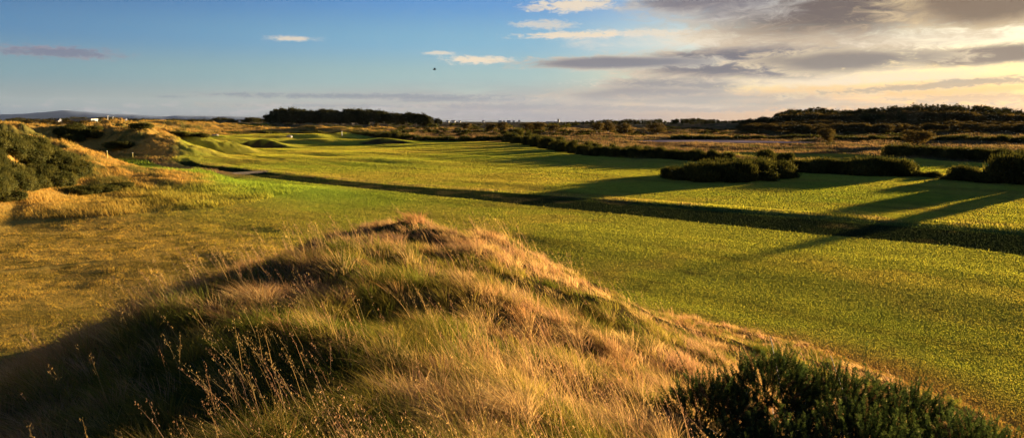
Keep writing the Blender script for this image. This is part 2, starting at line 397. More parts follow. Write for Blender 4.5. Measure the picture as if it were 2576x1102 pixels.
# ------------------------------------------------------------------ mesh helpers
def tag(o, label=None, cat=None, group=None, kind=None):
    if label: o['label'] = label
    if cat: o['category'] = cat
    if group: o['group'] = group
    if kind: o['kind'] = kind
    return o
def mesh(name, V, Fc, col=None, smooth=False, mats=(), mi=None):
    """V (n,3); Fc list of int arrays (m,k)"""
    me = bpy.data.meshes.new(name); V = np.asarray(V, np.float32)
    me.vertices.add(len(V)); me.vertices.foreach_set('co', V.ravel())
    if not isinstance(Fc, list): Fc = [Fc]
    Fc = [np.asarray(f, np.int32) for f in Fc if len(f)]
    idx = np.concatenate([f.ravel() for f in Fc]); sizes = np.concatenate([np.full(len(f), f.shape[1], np.int32) for f in Fc])
    me.loops.add(len(idx)); me.loops.foreach_set('vertex_index', idx)
    me.polygons.add(len(sizes)); st = np.zeros(len(sizes), np.int32); st[1:] = np.cumsum(sizes)[:-1]
    me.polygons.foreach_set('loop_start', st)
    if mi is not None: me.polygons.foreach_set('material_index', np.asarray(mi, np.int32))
    me.polygons.foreach_set('use_smooth', np.full(len(sizes), bool(smooth)))
    if col is not None:
        at_ = me.color_attributes.new('Col', 'FLOAT_COLOR', 'POINT')
        cc = np.ones((len(V), 4), np.float32); cc[:, :3] = col; at_.data.foreach_set('color', cc.ravel())
    for m in mats: me.materials.append(m)
    me.update(calc_edges=True); return me
def link(name, me, parent=None):
    o = bpy.data.objects.new(name, me); C.objects.link(o)
    if parent: o.parent = parent
    return o

# ------------------------------------------------------------------ materials
def newmat(name):
    m = bpy.data.materials.new(name); m.use_nodes = True; t = m.node_tree; t.nodes.clear(); return m, t
def leaf_mat(name, trans=.35, gloss=.0, rough=.5, fixed=None, tcol=(1.15, 1.05, .6), up=0.0):
    m, t = newmat(name); N, l = t.nodes, t.links
    if fixed is None:
        a = N.new('ShaderNodeAttribute'); a.attribute_name = 'Col'; csock = a.outputs['Color']
    else:
        tcn = N.new('ShaderNodeTexCoord'); nz = N.new('ShaderNodeTexNoise'); nz.inputs['Scale'].default_value = 1.6; nz.inputs['Detail'].default_value = 4
        l.new(tcn.outputs['Object'], nz.inputs['Vector'])
        cr = N.new('ShaderNodeValToRGB'); cr.color_ramp.elements[0].position = .35; cr.color_ramp.elements[1].position = .68
        cr.color_ramp.elements[0].color = (*fixed[0], 1); cr.color_ramp.elements[1].color = (*fixed[1], 1)
        l.new(nz.outputs[0], cr.inputs[0]); csock = cr.outputs[0]
    df = N.new('ShaderNodeBsdfDiffuse'); tr = N.new('ShaderNodeBsdfTranslucent'); gl = N.new('ShaderNodeBsdfGlossy')
    gl.inputs['Roughness'].default_value = rough; gl.inputs['Color'].default_value = (.9, .85, .7, 1)
    mm = N.new('ShaderNodeMix'); mm.data_type = 'RGBA'; mm.blend_type = 'MULTIPLY'; mm.inputs[0].default_value = 1; mm.inputs[7].default_value = (*tcol, 1)
    l.new(csock, df.inputs[0]); l.new(csock, mm.inputs[6]); l.new(mm.outputs[2], tr.inputs[0])
    m1 = N.new('ShaderNodeMixShader'); m1.inputs[0].default_value = trans; l.new(df.outputs[0], m1.inputs[1]); l.new(tr.outputs[0], m1.inputs[2])
    m2 = N.new('ShaderNodeMixShader'); m2.inputs[0].default_value = gloss; l.new(m1.outputs[0], m2.inputs[1]); l.new(gl.outputs[0], m2.inputs[2])
    if up:                     # soft blades: rounded, so they shade between their own facing and the sward's
        g = N.new('ShaderNodeNewGeometry'); va = N.new('ShaderNodeVectorMath'); va.operation = 'ADD'; va.inputs[1].default_value = (0, 0, up)
        vn_ = N.new('ShaderNodeVectorMath'); vn_.operation = 'NORMALIZE'; l.new(g.outputs['Normal'], va.inputs[0]); l.new(va.outputs[0], vn_.inputs[0]); l.new(vn_.outputs[0], df.inputs['Normal'])
    o = N.new('ShaderNodeOutputMaterial'); l.new((m2 if gloss else m1).outputs[0], o.inputs[0]); return m
def plain(name, c1, c2=None, scale=6, rough=.8, bump=.3):
    m, t = newmat(name); N, l = t.nodes, t.links
    c2 = c2 or tuple(v * .6 for v in c1)
    tcn = N.new('ShaderNodeTexCoord'); nz = N.new('ShaderNodeTexNoise'); nz.inputs['Scale'].default_value = scale; nz.inputs['Detail'].default_value = 6
    l.new(tcn.outputs['Object'], nz.inputs['Vector'])
    cr = N.new('ShaderNodeValToRGB'); cr.color_ramp.elements[0].position = .35; cr.color_ramp.elements[1].position = .65
    cr.color_ramp.elements[0].color = (*c2, 1); cr.color_ramp.elements[1].color = (*c1, 1); l.new(nz.outputs[0], cr.inputs[0])
    p = N.new('ShaderNodeBsdfPrincipled'); p.inputs['Roughness'].default_value = rough; p.inputs['Specular IOR Level'].default_value = 0.0 if rough >= 1 else .3; l.new(cr.outputs[0], p.inputs['Base Color'])
    b = N.new('ShaderNodeBump'); b.inputs['Strength'].default_value = bump; b.inputs['Distance'].default_value = .05; l.new(nz.outputs[0], b.inputs['Height']); l.new(b.outputs[0], p.inputs['Normal'])
    o = N.new('ShaderNodeOutputMaterial'); l.new(p.outputs[0], o.inputs[0]); return m
def ground_mat():
    m, t = newmat('turf'); N, l = t.nodes, t.links
    a = N.new('ShaderNodeAttribute'); a.attribute_name = 'Col'
    g = N.new('ShaderNodeNewGeometry')
    def noise(scale, detail, rough=.6, sx=1, sy=1):
        mp = N.new('ShaderNodeMapping'); mp.inputs['Scale'].default_value = (sx, sy, 1); l.new(g.outputs['Position'], mp.inputs[0])
        n = N.new('ShaderNodeTexNoise'); n.inputs['Scale'].default_value = scale; n.inputs['Detail'].default_value = detail; n.inputs['Roughness'].default_value = rough
        l.new(mp.outputs[0], n.inputs['Vector']); return n.outputs[0]
    def mth(op, x, y):
        n = N.new('ShaderNodeMath'); n.operation = op
        for i, v in enumerate((x, y)):
            if isinstance(v, (int, float)): n.inputs[i].default_value = v
            else: l.new(v, n.inputs[i])
        return n.outputs[0]
    f1 = noise(2.2, 8, .7); f2 = noise(9, 5, .7)
    k = mth('ADD', mth('MULTIPLY', mth('SUBTRACT', f1, .5), .8), mth('MULTIPLY', mth('SUBTRACT', f2, .5), .6))
    k = mth('MAXIMUM', mth('ADD', k, 1.0), .25)
    vm = N.new('ShaderNodeVectorMath'); vm.operation = 'SCALE'; l.new(a.outputs['Color'], vm.inputs[0]); l.new(k, vm.inputs['Scale'])
    df = N.new('ShaderNodeBsdfDiffuse'); l.new(vm.outputs[0], df.inputs[0]); df.inputs['Roughness'].default_value = 1
    b1 = N.new('ShaderNodeBump'); b1.inputs['Strength'].default_value = 1.0; b1.inputs['Distance'].default_value = .07; l.new(f1, b1.inputs['Height'])
    b2 = N.new('ShaderNodeBump'); b2.inputs['Strength'].default_value = 1.0; b2.inputs['Distance'].default_value = .02; l.new(f2, b2.inputs['Height']); l.new(b1.outputs[0], b2.inputs['Normal'])
    l.new(b2.outputs[0], df.inputs['Normal'])
    o = N.new('ShaderNodeOutputMaterial'); l.new(df.outputs[0], o.inputs[0]); return m
def water_mat(name, col, rough, bump):
    m, t = newmat(name); N, l = t.nodes, t.links
    g = N.new('ShaderNodeNewGeometry'); n = N.new('ShaderNodeTexNoise'); n.inputs['Scale'].default_value = 1.2; n.inputs['Detail'].default_value = 5; l.new(g.outputs['Position'], n.inputs['Vector'])
    b = N.new('ShaderNodeBump'); b.inputs['Strength'].default_value = bump; b.inputs['Distance'].default_value = .04; l.new(n.outputs[0], b.inputs['Height'])
    p = N.new('ShaderNodeBsdfPrincipled'); p.inputs['Base Color'].default_value = (*col, 1); p.inputs['Roughness'].default_value = rough; p.inputs['IOR'].default_value = 1.33
    l.new(b.outputs[0], p.inputs['Normal']); o = N.new('ShaderNodeOutputMaterial'); l.new(p.outputs[0], o.inputs[0]); return m
MAT = dict(turf=ground_mat(), grass=leaf_mat('grass_blades', .45, up=.9), dry=leaf_mat('dry_grass', .42, tcol=(1.1, .95, .7), up=.35),
           gorse=leaf_mat('gorse_leaf', .33, fixed=((.024, .028, .009), (.088, .080, .022))),
           gorse_near=leaf_mat('gorse_spines', .20), pine=leaf_mat('pine_needles', .18, fixed=((.028, .030, .011), (.075, .068, .022))),
           broad=leaf_mat('broad_leaf', .28, fixed=((.06, .045, .018), (.13, .09, .03))),  # pine and broad tones lifted towards brown in place of haze glow
           bark=plain('bark', (.10, .065, .04)), wood=plain('weathered_wood', (.13, .10, .075), scale=9), white=plain('white_paint', (.55, .53, .48), (.45, .43, .38), bump=.05),
           red=plain('red_brick', (.20, .07, .045)), slate=plain('slate_roof', (.08, .08, .09)), glass=plain('dark_pane', (.03, .035, .04), rough=.15, bump=0),
           stone=plain('stone', (.34, .31, .27)), hill=plain('far_hill', (.04, .08, .16), (.03, .06, .13), scale=.0006, bump=0), black=plain('dark_feathers', (.02, .02, .02)),  # hill: blue of the distant haze is put into the colour
           yellow=plain('yellow_paint', (.55, .45, .12)), conc=plain('concrete', (.32, .30, .28)))

# ------------------------------------------------------------------ ground sheet
azs = np.concatenate([np.arange(-58, 70, .115), np.arange(70, 302, 3.0)]); azs = np.radians(azs)
rs = [1.0]
while rs[-1] < 24000:
    r_ = rs[-1]; rs.append(r_ * (1.014 if r_ < 12 else 1.0095 if r_ < 120 else 1.006 if r_ < 250 else 1.02 if r_ < 3500 else 1.1))
rs = np.array(rs); nr, na = len(rs), len(azs)
RR, AA = np.meshgrid(rs, azs, indexing='ij')
gx = (RR * np.sin(AA)).ravel(); gy = (RR * np.cos(AA)).ravel()
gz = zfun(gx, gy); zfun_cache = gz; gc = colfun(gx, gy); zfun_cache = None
i0 = np.arange(nr - 1)[:, None] * na; j = np.arange(na)[None, :]; jn = (j + 1) % na
quads = np.stack([i0 + j, i0 + jn, i0 + na + jn, i0 + na + j], -1).reshape(-1, 4)[:, ::-1]
ci = len(gx); V = np.vstack([np.column_stack([gx, gy, gz]), [[0, 0, float(zfun(np.array([0.]), np.array([0.]))[0])]]])
fan = np.stack([np.full(na, ci), (np.arange(na) + 1) % na, np.arange(na)], -1)
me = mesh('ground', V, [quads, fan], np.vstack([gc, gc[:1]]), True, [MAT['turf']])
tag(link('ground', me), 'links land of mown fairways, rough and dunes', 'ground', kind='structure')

# fast lookup of the ground under a point (exact function)
def gz_at(x, y): return float(zfun(np.array([x]), np.array([y]))[0])

# sea
def sheet(name, pts, z, m, label):
    me = bpy.data.meshes.new(name); me.from_pydata([(p[0], p[1], z) for p in pts], [], [list(range(len(pts)))]); me.materials.append(m)
    return tag(link(name, me), label, kind='structure')
sheet('sea', [(-27000, 2750), (27000, 2750), (27000, 27000), (-27000, 27000)], -5.5, water_mat('sea_water', (.05, .09, .12), .25, .3), 'grey sea in a thin line below the horizon')
sheet('mud_pan', POND, POND_Z, plain('wet_mud', (.20, .16, .19), (.13, .105, .13), scale=.12, rough=1, bump=0), 'pale mauve mud pan lying in the heath')
# burn water
wp = [];
for s_ in np.linspace(As[0] + 5, S_END - 6, 60):
    a_ = np.interp(s_, As, An); b_ = np.interp(s_, Bs, Bn)
    wp.append((s_, a_ + .3, min(a_ + 5.0, b_ - 1.0)))
Vw = []; 
for s_, n1, n2 in wp:
    for n_ in (n1, n2): Vw.append((s_ * EB[0] + n_ * NB[0], s_ * EB[1] + n_ * NB[1], -1.6))
me = mesh('burn', np.array(Vw), [np.array([[2 * i, 2 * i + 1, 2 * i + 3, 2 * i + 2] for i in range(len(wp) - 1)])], mats=[water_mat('burn_water', (.03, .035, .025), .08, .1)])
tag(link('burn_water', me), 'dark water in the bed of the burn', kind='structure')

# far hills over the firth
def hill(name, prof, D, label, depth=2500):
    xs = []; V = []; rows = 7
    X = np.array([p[0] for p in prof]); Yp = np.array([p[1] for p in prof])
    xx = np.linspace(X[0], X[-1], 220)
    top = np.interp(xx, X, Yp) + 1.2 * fbm(xx / 30, xx * 0, 7, 4)
    for k in range(rows):
        q = k / (rows - 1)
        for x_, y_ in zip(xx, top):
            p = onD(x_, y_, D); h = max(p[2], -6)
            d_ = D - depth * math.cos(math.pi * q) ; hh = (h + 8) * math.sin(math.pi * q) - 8
            hh += (h * .10) * float(vn(np.array([x_ / 14.0]), np.array([k * 1.3]), 9)[0]) * math.sin(math.pi * q) * (k != rows // 2)
            V.append((p[0] * d_ / D, d_, hh))
    n = len(xx); f = [(k * n + i, k * n + i + 1, (k + 1) * n + i + 1, (k + 1) * n + i) for k in range(rows - 1) for i in range(n - 1)]
    me = mesh(name, np.array(V), [np.array(f)], smooth=True, mats=[MAT['hill']])
    return tag(link(name, me), label, kind='structure')
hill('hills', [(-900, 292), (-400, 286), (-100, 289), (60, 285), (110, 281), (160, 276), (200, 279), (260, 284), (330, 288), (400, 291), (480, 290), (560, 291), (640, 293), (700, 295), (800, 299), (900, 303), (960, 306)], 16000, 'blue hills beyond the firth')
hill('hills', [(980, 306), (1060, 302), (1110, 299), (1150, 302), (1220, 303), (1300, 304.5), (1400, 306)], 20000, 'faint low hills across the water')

# haze
def haze():
    me = bpy.data.meshes.new('haze')
    x, y0, y1, z0, z1 = 27500, -27500, 27500, -14, 900
    v = [(-x, y0, z0), (x, y0, z0), (x, y1, z0), (-x, y1, z0), (-x, y0, z1), (x, y0, z1), (x, y1, z1), (-x, y1, z1)]
    me.from_pydata(v, [], [(0, 3, 2, 1), (4, 5, 6, 7), (0, 1, 5, 4), (1, 2, 6, 5), (2, 3, 7, 6), (3, 0, 4, 7)])
    m, t = newmat('haze'); p = t.nodes.new('ShaderNodeVolumePrincipled'); p.inputs['Color'].default_value = (.55, .70, .95, 1)
    p.inputs['Density'].default_value = 3.5e-6; p.inputs['Anisotropy'].default_value = .2
    o = t.nodes.new('ShaderNodeOutputMaterial'); t.links.new(p.outputs[0], o.inputs['Volume']); me.materials.append(m)
    tag(link('haze', me), 'thin evening haze in the air', kind='stuff')
haze()

# ------------------------------------------------------------------ grass
def ribbons(P, H, lean, Wd, face, segs, col, droop=0.0):
    """P (n,3) H (n) lean (n,2) tip offset in units of height; returns V, quads+tris, colours"""
    n = len(P); V = np.zeros((n, 2 * segs + 1, 3), np.float32); fx, fy = np.cos(face), np.sin(face)
    for k in range(segs + 1):
        t = k / segs; off = t ** 1.7
        cx = P[:, 0] + lean[:, 0] * H * off; cy = P[:, 1] + lean[:, 1] * H * off
        cz = P[:, 2] + H * (t - droop * t * t)
        if k == segs: V[:, 2 * segs] = np.column_stack([cx, cy, cz])
        else:
            w = Wd * (1 - .65 * t) * .5
            V[:, 2 * k] = np.column_stack([cx - fx * w, cy - fy * w, cz]); V[:, 2 * k + 1] = np.column_stack([cx + fx * w, cy + fy * w, cz])
    o = (np.arange(n) * (2 * segs + 1))[:, None]; Q = []
    for k in range(segs - 1): Q.append(o + np.array([[2 * k, 2 * k + 1, 2 * k + 3, 2 * k + 2]]))
    T = o + np.array([[2 * segs - 2, 2 * segs - 1, 2 * segs]])
    faces = ([np.concatenate(Q)] if Q else []) + [T]
    cc = np.repeat(col, 2 * segs + 1, axis=0)
    return V.reshape(-1, 3), faces, cc
def merge(parts):
    V, Fq, Ft, cc, o = [], [], [], [], 0
    for v, f, c in parts:
        for q in f: (Fq if q.shape[1] == 4 else Ft).append(q + o)
        V.append(v); cc.append(c); o += len(v)
    return np.concatenate(V), ([np.concatenate(Fq)] if Fq else []) + ([np.concatenate(Ft)] if Ft else []), np.concatenate(cc)

def polar(n, a0, a1, r0, r1, p=1.0):
    a = np.radians(rng.uniform(a0, a1, n)); u = rng.random(n)
    r = r0 * (r1 / r0) ** (u ** p)
    return r * np.sin(a), r * np.cos(a)

# --- short turf on the fairways: stubby blades catching the low sun
n = 1700000
x, y = polar(n, -41, 41, 13.5, 290)
mz = mound(x, y); a, b, fade, s_ = burn(x, y)
keep = (mz < .25) & ((np.hypot(x, y) < 112) | (fair_far(x, y) > -1)) & ~((a > 0) & (b > .2) & (rng.random(n) > .5)); x, y = x[keep], y[keep]
z = zfun(x, y); c = colfun(x, y); r = np.hypot(x, y); n = len(x)
kr = sst(psd(x, y, ROUGHL), -8, 6)
clump = sst(fbm(x / .9, y / .9, 201, 3), -.1, .5)
H = (.008 + .014 * rng.random(n) + .00050 * r) * (1 + 1.5 * kr * clump)
Wd = .003 + .00040 * r
lean = rng.normal(0, .45, (n, 2)); face = rng.uniform(0, math.pi, n)
cc = np.clip(c * rng.uniform(.92, 1.25, n)[:, None], .01, .7)
dryk = (rng.random(n) < .10)[:, None]; cc = np.where(dryk, cc * np.array([1.5, 1.15, 1.3]), cc)
v, f, cc = ribbons(np.column_stack([x, y, z - .004]), H, lean, Wd, face, 1, cc)
tag(link('short_grass', mesh('short_grass', v, f, cc, mats=[MAT['grass']])), 'short mown grass of the fairways', 'grass', kind='stuff')

# --- medium rough: dunes, heath, lips of the burn
n = 800000
x, y = polar(n, -42, 42, 40, 420, .8)
r = np.hypot(x, y); ff = fair_far(x, y); a, b, fade, s_ = burn(x, y); z = zfun(x, y); rel = z - base(y)
isd = (x < -20) & (rel > .35) & (ff < 0)
ish = (b < 0) & (ff < -.5) & (r > 70) & ~((a < 0) & (x > -75))
lip = (fade > .3) & (((b < .8) & (b > -2.2) & (fbm(s_ / 4, b, 155, 3) > -.1)) | ((a > -.25) & (a < .3) & (rng.random(n) < .3)))
pd = psd(x, y, POND)
keep = (isd | ish | (lip & (rng.random(n) < .8))) & (pd < -.5)
for P_ in (GREEN2, GREEN3, STRIP1): keep &= psd(x, y, P_) < 0
x, y, z, r, lp = x[keep], y[keep], z[keep], r[keep], (lip & ~isd & ~ish)[keep]; n = len(x); c = colfun(x, y)
cl = sst(fbm(x / 3, y / 3, 221, 3), -.3, .5)
H = (.12 + .26 * rng.random(n)) * (.5 + cl) * (1 + r / 400); H = np.where(lp, .07 + .13 * rng.random(n), H)
lean = np.column_stack([-.35 + rng.normal(0, .3, n), rng.normal(0, .3, n)])
cc = np.clip(c * rng.uniform(.5, 1.35, n)[:, None], .01, .7)
v, f, cc = ribbons(np.column_stack([x, y, z - .02]), H, lean, .010 + .00062 * r, rng.uniform(0, math.pi, n), 1, cc)
tag(link('rough_grass', mesh('rough_grass', v, f, cc, mats=[MAT['dry']])), 'long golden grass on the dunes and heath', 'grass', kind='stuff')

# --- tall grass of the foreground mound
TAN = np.array([.40, .275, .115]); RUST = np.array([.27, .145, .06]); GRN = np.array([.075, .092, .013]); OLV = np.array([.19, .155, .03]); PINK = np.array([.34, .20, .12])
def mound_pts(n, a0=-44, a1=47, r0=1.7, r1=27, p=1.0):
    x, y = polar(n, a0, a1, r0, r1, p); mz = mound(x, y); k = (mz > .12 + .1 * rng.random(n)) & off_bush(x, y)
    return x[k], y[k], mz[k]
BX, BY_ = float(onD(2080, 1085, 5.6)[0]), 5.6
def off_bush(x, y): return ((x - BX - .05) / 1.7) ** 2 + ((y - BY_ + .6) / 1.5) ** 2 > 1
def tall_colour(x, y, n):
    g1 = fbm(x / 1.6, y / 1.6, 301, 3); g2 = fbm(x / 3.5, y / 3.5, 311, 3)
    k = sst(g1 * .8 + g2 * .7, -.16, .22) * (1 - .65 * sst(-x, 2.2, 4.5)); rr = rng.random(n)
    rr = rr * (1 - .0 * x); rust = (rng.random(n) < .5 * sst(-x, 2.2, 4.5)); rr = np.where(rust, .5, rr)
    c = np.where((rr < .45)[:, None], TAN, np.where((rr < .62)[:, None], RUST, np.where((rr < .78)[:, None], OLV, PINK)))
    gm = (rng.random(n) < k * .88); c = np.where(gm[:, None], np.where((rng.random(n) < .6)[:, None], GRN, OLV), c)
    return np.clip(c * (rng.uniform(.6, 1.35, n) * (1 + .35 * sst(-x, 2.2, 4.5)))[:, None], .01, .8), k  # colour raised on the left flank to lift its shadow
parts = []
# tussocks
nc = 5200; tx, ty, tz = mound_pts(nc, r0=1.9); nc = len(tx)
th = rng.uniform(.6, 1.25, nc) * (.75 + .7 * np.clip(fbm(tx / 2, ty / 2, 321, 3) + .3, 0, 1)); trad = rng.uniform(.05, .16, nc)
per = 62; idx = np.repeat(np.arange(nc), per); n = len(idx)
ang = rng.uniform(0, 2 * math.pi, n); rad = trad[idx] * np.sqrt(rng.random(n))
x = tx[idx] + rad * np.cos(ang); y = ty[idx] + rad * np.sin(ang); z = zfun(x, y)
H = rng.uniform(.10, .30, n) * th[idx]
wl = .55 + .35 * vn(x / 1.7, y / 1.7, 333)
lean = np.column_stack([np.cos(ang) * rad / trad[idx] * .55 - wl * .75, np.sin(ang) * rad / trad[idx] * .55 - .1 * wl]) + rng.normal(0, .16, (n, 2))
ct, kk = tall_colour(tx, ty, nc); c1, _ = tall_colour(x, y, n); cc = ct[idx] * .7 + c1 * .3
r = np.hypot(x, y)
parts.append(ribbons(np.column_stack([x, y, z - .02]), H, lean, (.0018 + .00045 * r) * rng.uniform(.7, 1.3, n), rng.uniform(0, math.pi, n), 3, cc, droop=.18))
# big tussocks
nc = 900; tx, ty, tz = mound_pts(nc, r0=2.2, r1=24); nc = len(tx); trad = rng.uniform(.08, .2, nc); th = rng.uniform(.18, .37, nc); per = 150; idx = np.repeat(np.arange(nc), per); n = len(idx)
ang = rng.uniform(0, 2 * math.pi, n); q = np.sqrt(rng.random(n)); x = tx[idx] + trad[idx] * q * np.cos(ang); y = ty[idx] + trad[idx] * q * np.sin(ang); z = zfun(x, y)
ct, kk = tall_colour(tx, ty, nc); c1, _ = tall_colour(x, y, n); cc = ct[idx] * .8 + c1 * .2; r = np.hypot(x, y)
lean = np.column_stack([np.cos(ang) * q * .9 - .42, np.sin(ang) * q * .9]) + rng.normal(0, .12, (n, 2))
parts.append(ribbons(np.column_stack([x, y, z - .02]), th[idx] * rng.uniform(.6, 1.1, n), lean, (.0018 + .00042 * r), rng.uniform(0, math.pi, n), 3, cc * rng.uniform(.7, 1.3, n)[:, None], droop=.32))
# base thatch
x, y, _ = mound_pts(230000, r0=1.7); n = len(x); z = zfun(x, y); cc, kk = tall_colour(x, y, n); r = np.hypot(x, y)
cc = cc * .8 + GRN * .15
parts.append(ribbons(np.column_stack([x, y, z - .02]), rng.uniform(.06, .2, n) * (1 - .3 * kk), np.column_stack([-.6 + rng.normal(0, .5, n), rng.normal(0, .5, n)]), .003 + .0006 * r, rng.uniform(0, math.pi, n), 2, cc, droop=.2))
v, f, c = merge(parts)
tag(link('tall_grass', mesh('tall_grass', v, f, c, mats=[MAT['dry']])), 'tall golden and green grass on the foreground mound', 'grass', kind='stuff')
# flowering stalks with seed heads
parts = []
x, y, _ = mound_pts(17000, r0=2.0, r1=20); dn = fbm(x / 1.5, y / 1.5, 341, 3); k = (rng.random(len(x)) < .04 + 1.5 * np.clip(dn, 0, 1)) & off_bush(x, y); x, y = x[k], y[k]
n = len(x); z = zfun(x, y); H = rng.uniform(.26, .62, n) * (.75 + .5 * np.clip(dn[k] + .3, 0, 1)); r = np.hypot(x, y)
lean = np.column_stack([-.42 + rng.normal(0, .16, n), .05 + rng.normal(0, .16, n)])
sc_ = np.clip(np.where((rng.random(n) < .6)[:, None], TAN, PINK) * rng.uniform(.7, 1.3, n)[:, None], 0, .8)
parts.append(ribbons(np.column_stack([x, y, z]), H, lean, .0011 + .00028 * r, rng.uniform(0, math.pi, n), 3, sc_))
ns = 15; idx = np.repeat(np.arange(n), ns); m = len(idx)
t = 1 - .38 * rng.random(m) ** 1.1; off = t ** 1.7
hx = x[idx] + lean[idx, 0] * H[idx] * off; hy = y[idx] + lean[idx, 1] * H[idx] * off; hz = z[idx] + H[idx] * t
sp = (.012 + .03 * (1 - t)) * rng.uniform(.3, 1.3, m); an = rng.uniform(0, 2 * math.pi, m)
sz = (.003 + .00034 * r[idx]) * rng.uniform(.7, 1.4, m)
parts.append(ribbons(np.column_stack([hx + sp * np.cos(an), hy + sp * np.sin(an), hz]), sz * 2.2, rng.normal(0, .4, (m, 2)), sz * .8, rng.uniform(0, math.pi, m), 1, np.clip(sc_[idx] * rng.uniform(.5, 1.1, m)[:, None], 0, .85)))
v, f, c = merge(parts)
tag(link('seed_heads', mesh('seed_heads', v, f, c, mats=[MAT['dry']])), 'thin seeding grass stalks leaning left on the mound', 'grass', kind='stuff')

# ------------------------------------------------------------------ gorse
def tubes(segs_, nside=5):
    """segs_: list of (p0, p1, r0, r1)"""
    V, Fq = [], []; o = 0
    for p0, p1, r0, r1 in segs_:
        p0 = np.array(p0, float); p1 = np.array(p1, float); ax = p1 - p0; ax /= (np.linalg.norm(ax) + 1e-9)
        u = np.cross(ax, [0, 0, 1.0]); 
        if np.linalg.norm(u) < 1e-3: u = np.array([1.0, 0, 0])
        u /= np.linalg.norm(u); w = np.cross(ax, u)
        for k in range(nside):
            t = 2 * math.pi * k / nside; dvec = u * math.cos(t) + w * math.sin(t)
            V.append(p0 + dvec * r0); V.append(p1 + dvec * r1)
        for k in range(nside):
            k2 = (k + 1) % nside; Fq.append((o + 2 * k, o + 2 * k2, o + 2 * k2 + 1, o + 2 * k + 1))
        o += 2 * nside
    return np.array(V), np.array(Fq)
def leafcloud(cent, rad, n, size, seed, shell=.55, up=.2):
    """leaf-sized faces spread through lobes; cent (k,3) rad (k,3)"""
    g = np.random.default_rng(seed); k = g.integers(0, len(cent), n) if len(cent) > 1 else np.zeros(n, int)
    wts = np.prod(rad, axis=1) ** (2 / 3.); k = g.choice(len(cent), n, p=wts / wts.sum())
    d_ = g.normal(size=(n, 3)); d_ /= np.linalg.norm(d_, axis=1)[:, None]
    q = (shell + (1.06 - shell) * g.random(n) ** .6) * (1 + .22 * g.normal(size=n) * .6) * (1 + .28 * vn(d_[:, 0] * 3.1 + k * 1.7, d_[:, 1] * 3.1 + d_[:, 2] * 2.3, seed))
    p = cent[k] + d_ * rad[k] * q[:, None]
    nrm = d_ + g.normal(0, .6, (n, 3)) + [0, 0, up]; nrm /= np.linalg.norm(nrm, axis=1)[:, None]
    u = np.cross(nrm, g.normal(size=(n, 3))); u /= np.linalg.norm(u, axis=1)[:, None]; w = np.cross(nrm, u)
    s_ = size * g.uniform(.55, 1.4, n)
    V = np.stack([p - u * s_[:, None] * .5, p + w * s_[:, None] * .32 , p + u * s_[:, None] * .75, p - w * s_[:, None] * .32], 1).reshape(-1, 3)
    Fq = np.arange(4 * n).reshape(-1, 4)
    return V, Fq
def gorse_proto(seed, n, size, lob=9, flat=.8):
    g = np.random.default_rng(seed); cent, rad = [], []
    for i in range(lob):
        a_ = g.uniform(0, 2 * math.pi); q = .62 * math.sqrt(g.random()); rr = g.uniform(.22, .42)
        cent.append((q * math.cos(a_), q * math.sin(a_), (1 - q * .75) * g.uniform(.42, .66))); rad.append((rr, rr, rr * g.uniform(.7, 1.0)))
    cent.append((0, 0, .35)); rad.append((.62, .62, .5))
    for i in range(6):
        a_ = g.uniform(0, 2 * math.pi); cent.append((.6 * math.cos(a_), .6 * math.sin(a_), .2)); rad.append((.3, .3, .25))
    V, Fq = leafcloud(np.array(cent), np.array(rad), n, size, seed + 5, .35)
    V[:, 2] = np.maximum(V[:, 2], -.05)
    # little upright shoots on the outline
    m = n // 4; g2 = np.random.default_rng(seed + 9)
    d_ = g2.normal(size=(m, 3)); d_[:, 2] = np.abs(d_[:, 2]); d_ /= np.linalg.norm(d_, axis=1)[:, None]
    k = g2.integers(0, lob, m); p = np.array(cent)[k] + d_ * np.array(rad)[k]; h = size * g2.uniform(1.0, 4.2, m) * g2.random(m) ** .5
    tip = p + np.column_stack([d_[:, 0] * h * .4, d_[:, 1] * h * .4, h]); an = g2.uniform(0, math.pi, m); w = size * .20
    V2 = np.stack([p - np.column_stack([np.cos(an) * w, np.sin(an) * w, 0 * an]), p + np.column_stack([np.cos(an) * w, np.sin(an) * w, 0 * an]), tip], 1).reshape(-1, 3)
    T = np.arange(3 * m).reshape(-1, 3) + len(V)
    nf = len(Fq) + len(T)
    Vs, Fs = tubes([((0.05 * math.cos(t), .05 * math.sin(t), -.1), (.35 * math.cos(t), .35 * math.sin(t), .45), .03, .012) for t in np.linspace(0, 6.0, 6)], 4)
    Vall = np.vstack([V, V2, Vs]); Fs = Fs + len(V) + len(V2)
    mi = np.concatenate([np.zeros(len(Fq), int), np.zeros(len(T), int), np.ones(len(Fs), int)])
    # faces ordering: quads, tris, quads
    return mesh('gorse_bush', Vall, [Fq, T, Fs], mats=[MAT['gorse'], MAT['bark']], mi=mi)
near_g = [gorse_proto(400 + i, 9000, .075) for i in range(4)]
far_g = [gorse_proto(430 + i, 1500, .16) for i in range(4)]
bush_list = []
def bush(X, yb, yt, wd, label, group, protos=None, depth=1.0, D=None, cat='bush', name='gorse_bush'):
    """place by the foot seen in the photograph; size from its real distance"""
    p = gp(X, yb)
    D_ = p[1]; mpp = D_ / (K * F)                     # metres per picture unit
    rx = wd * mpp / 2 / math.cos(math.atan2(p[0], p[1])) ** .5
    h = (yb - yt) * mpp; u = p / np.hypot(*p); off = min(rx * .5, 2.5)
    p = p + u * off; D_ = p[1]
    h = EYE + ray(X, yt)[2] / ray(X, yt)[1] * D_ - gz_at(*p)
    h = max(h, .5) * 1.05
    return bush_w(p[0], p[1], rx * 1.12, h / .98, label, group, protos, depth, cat, name)
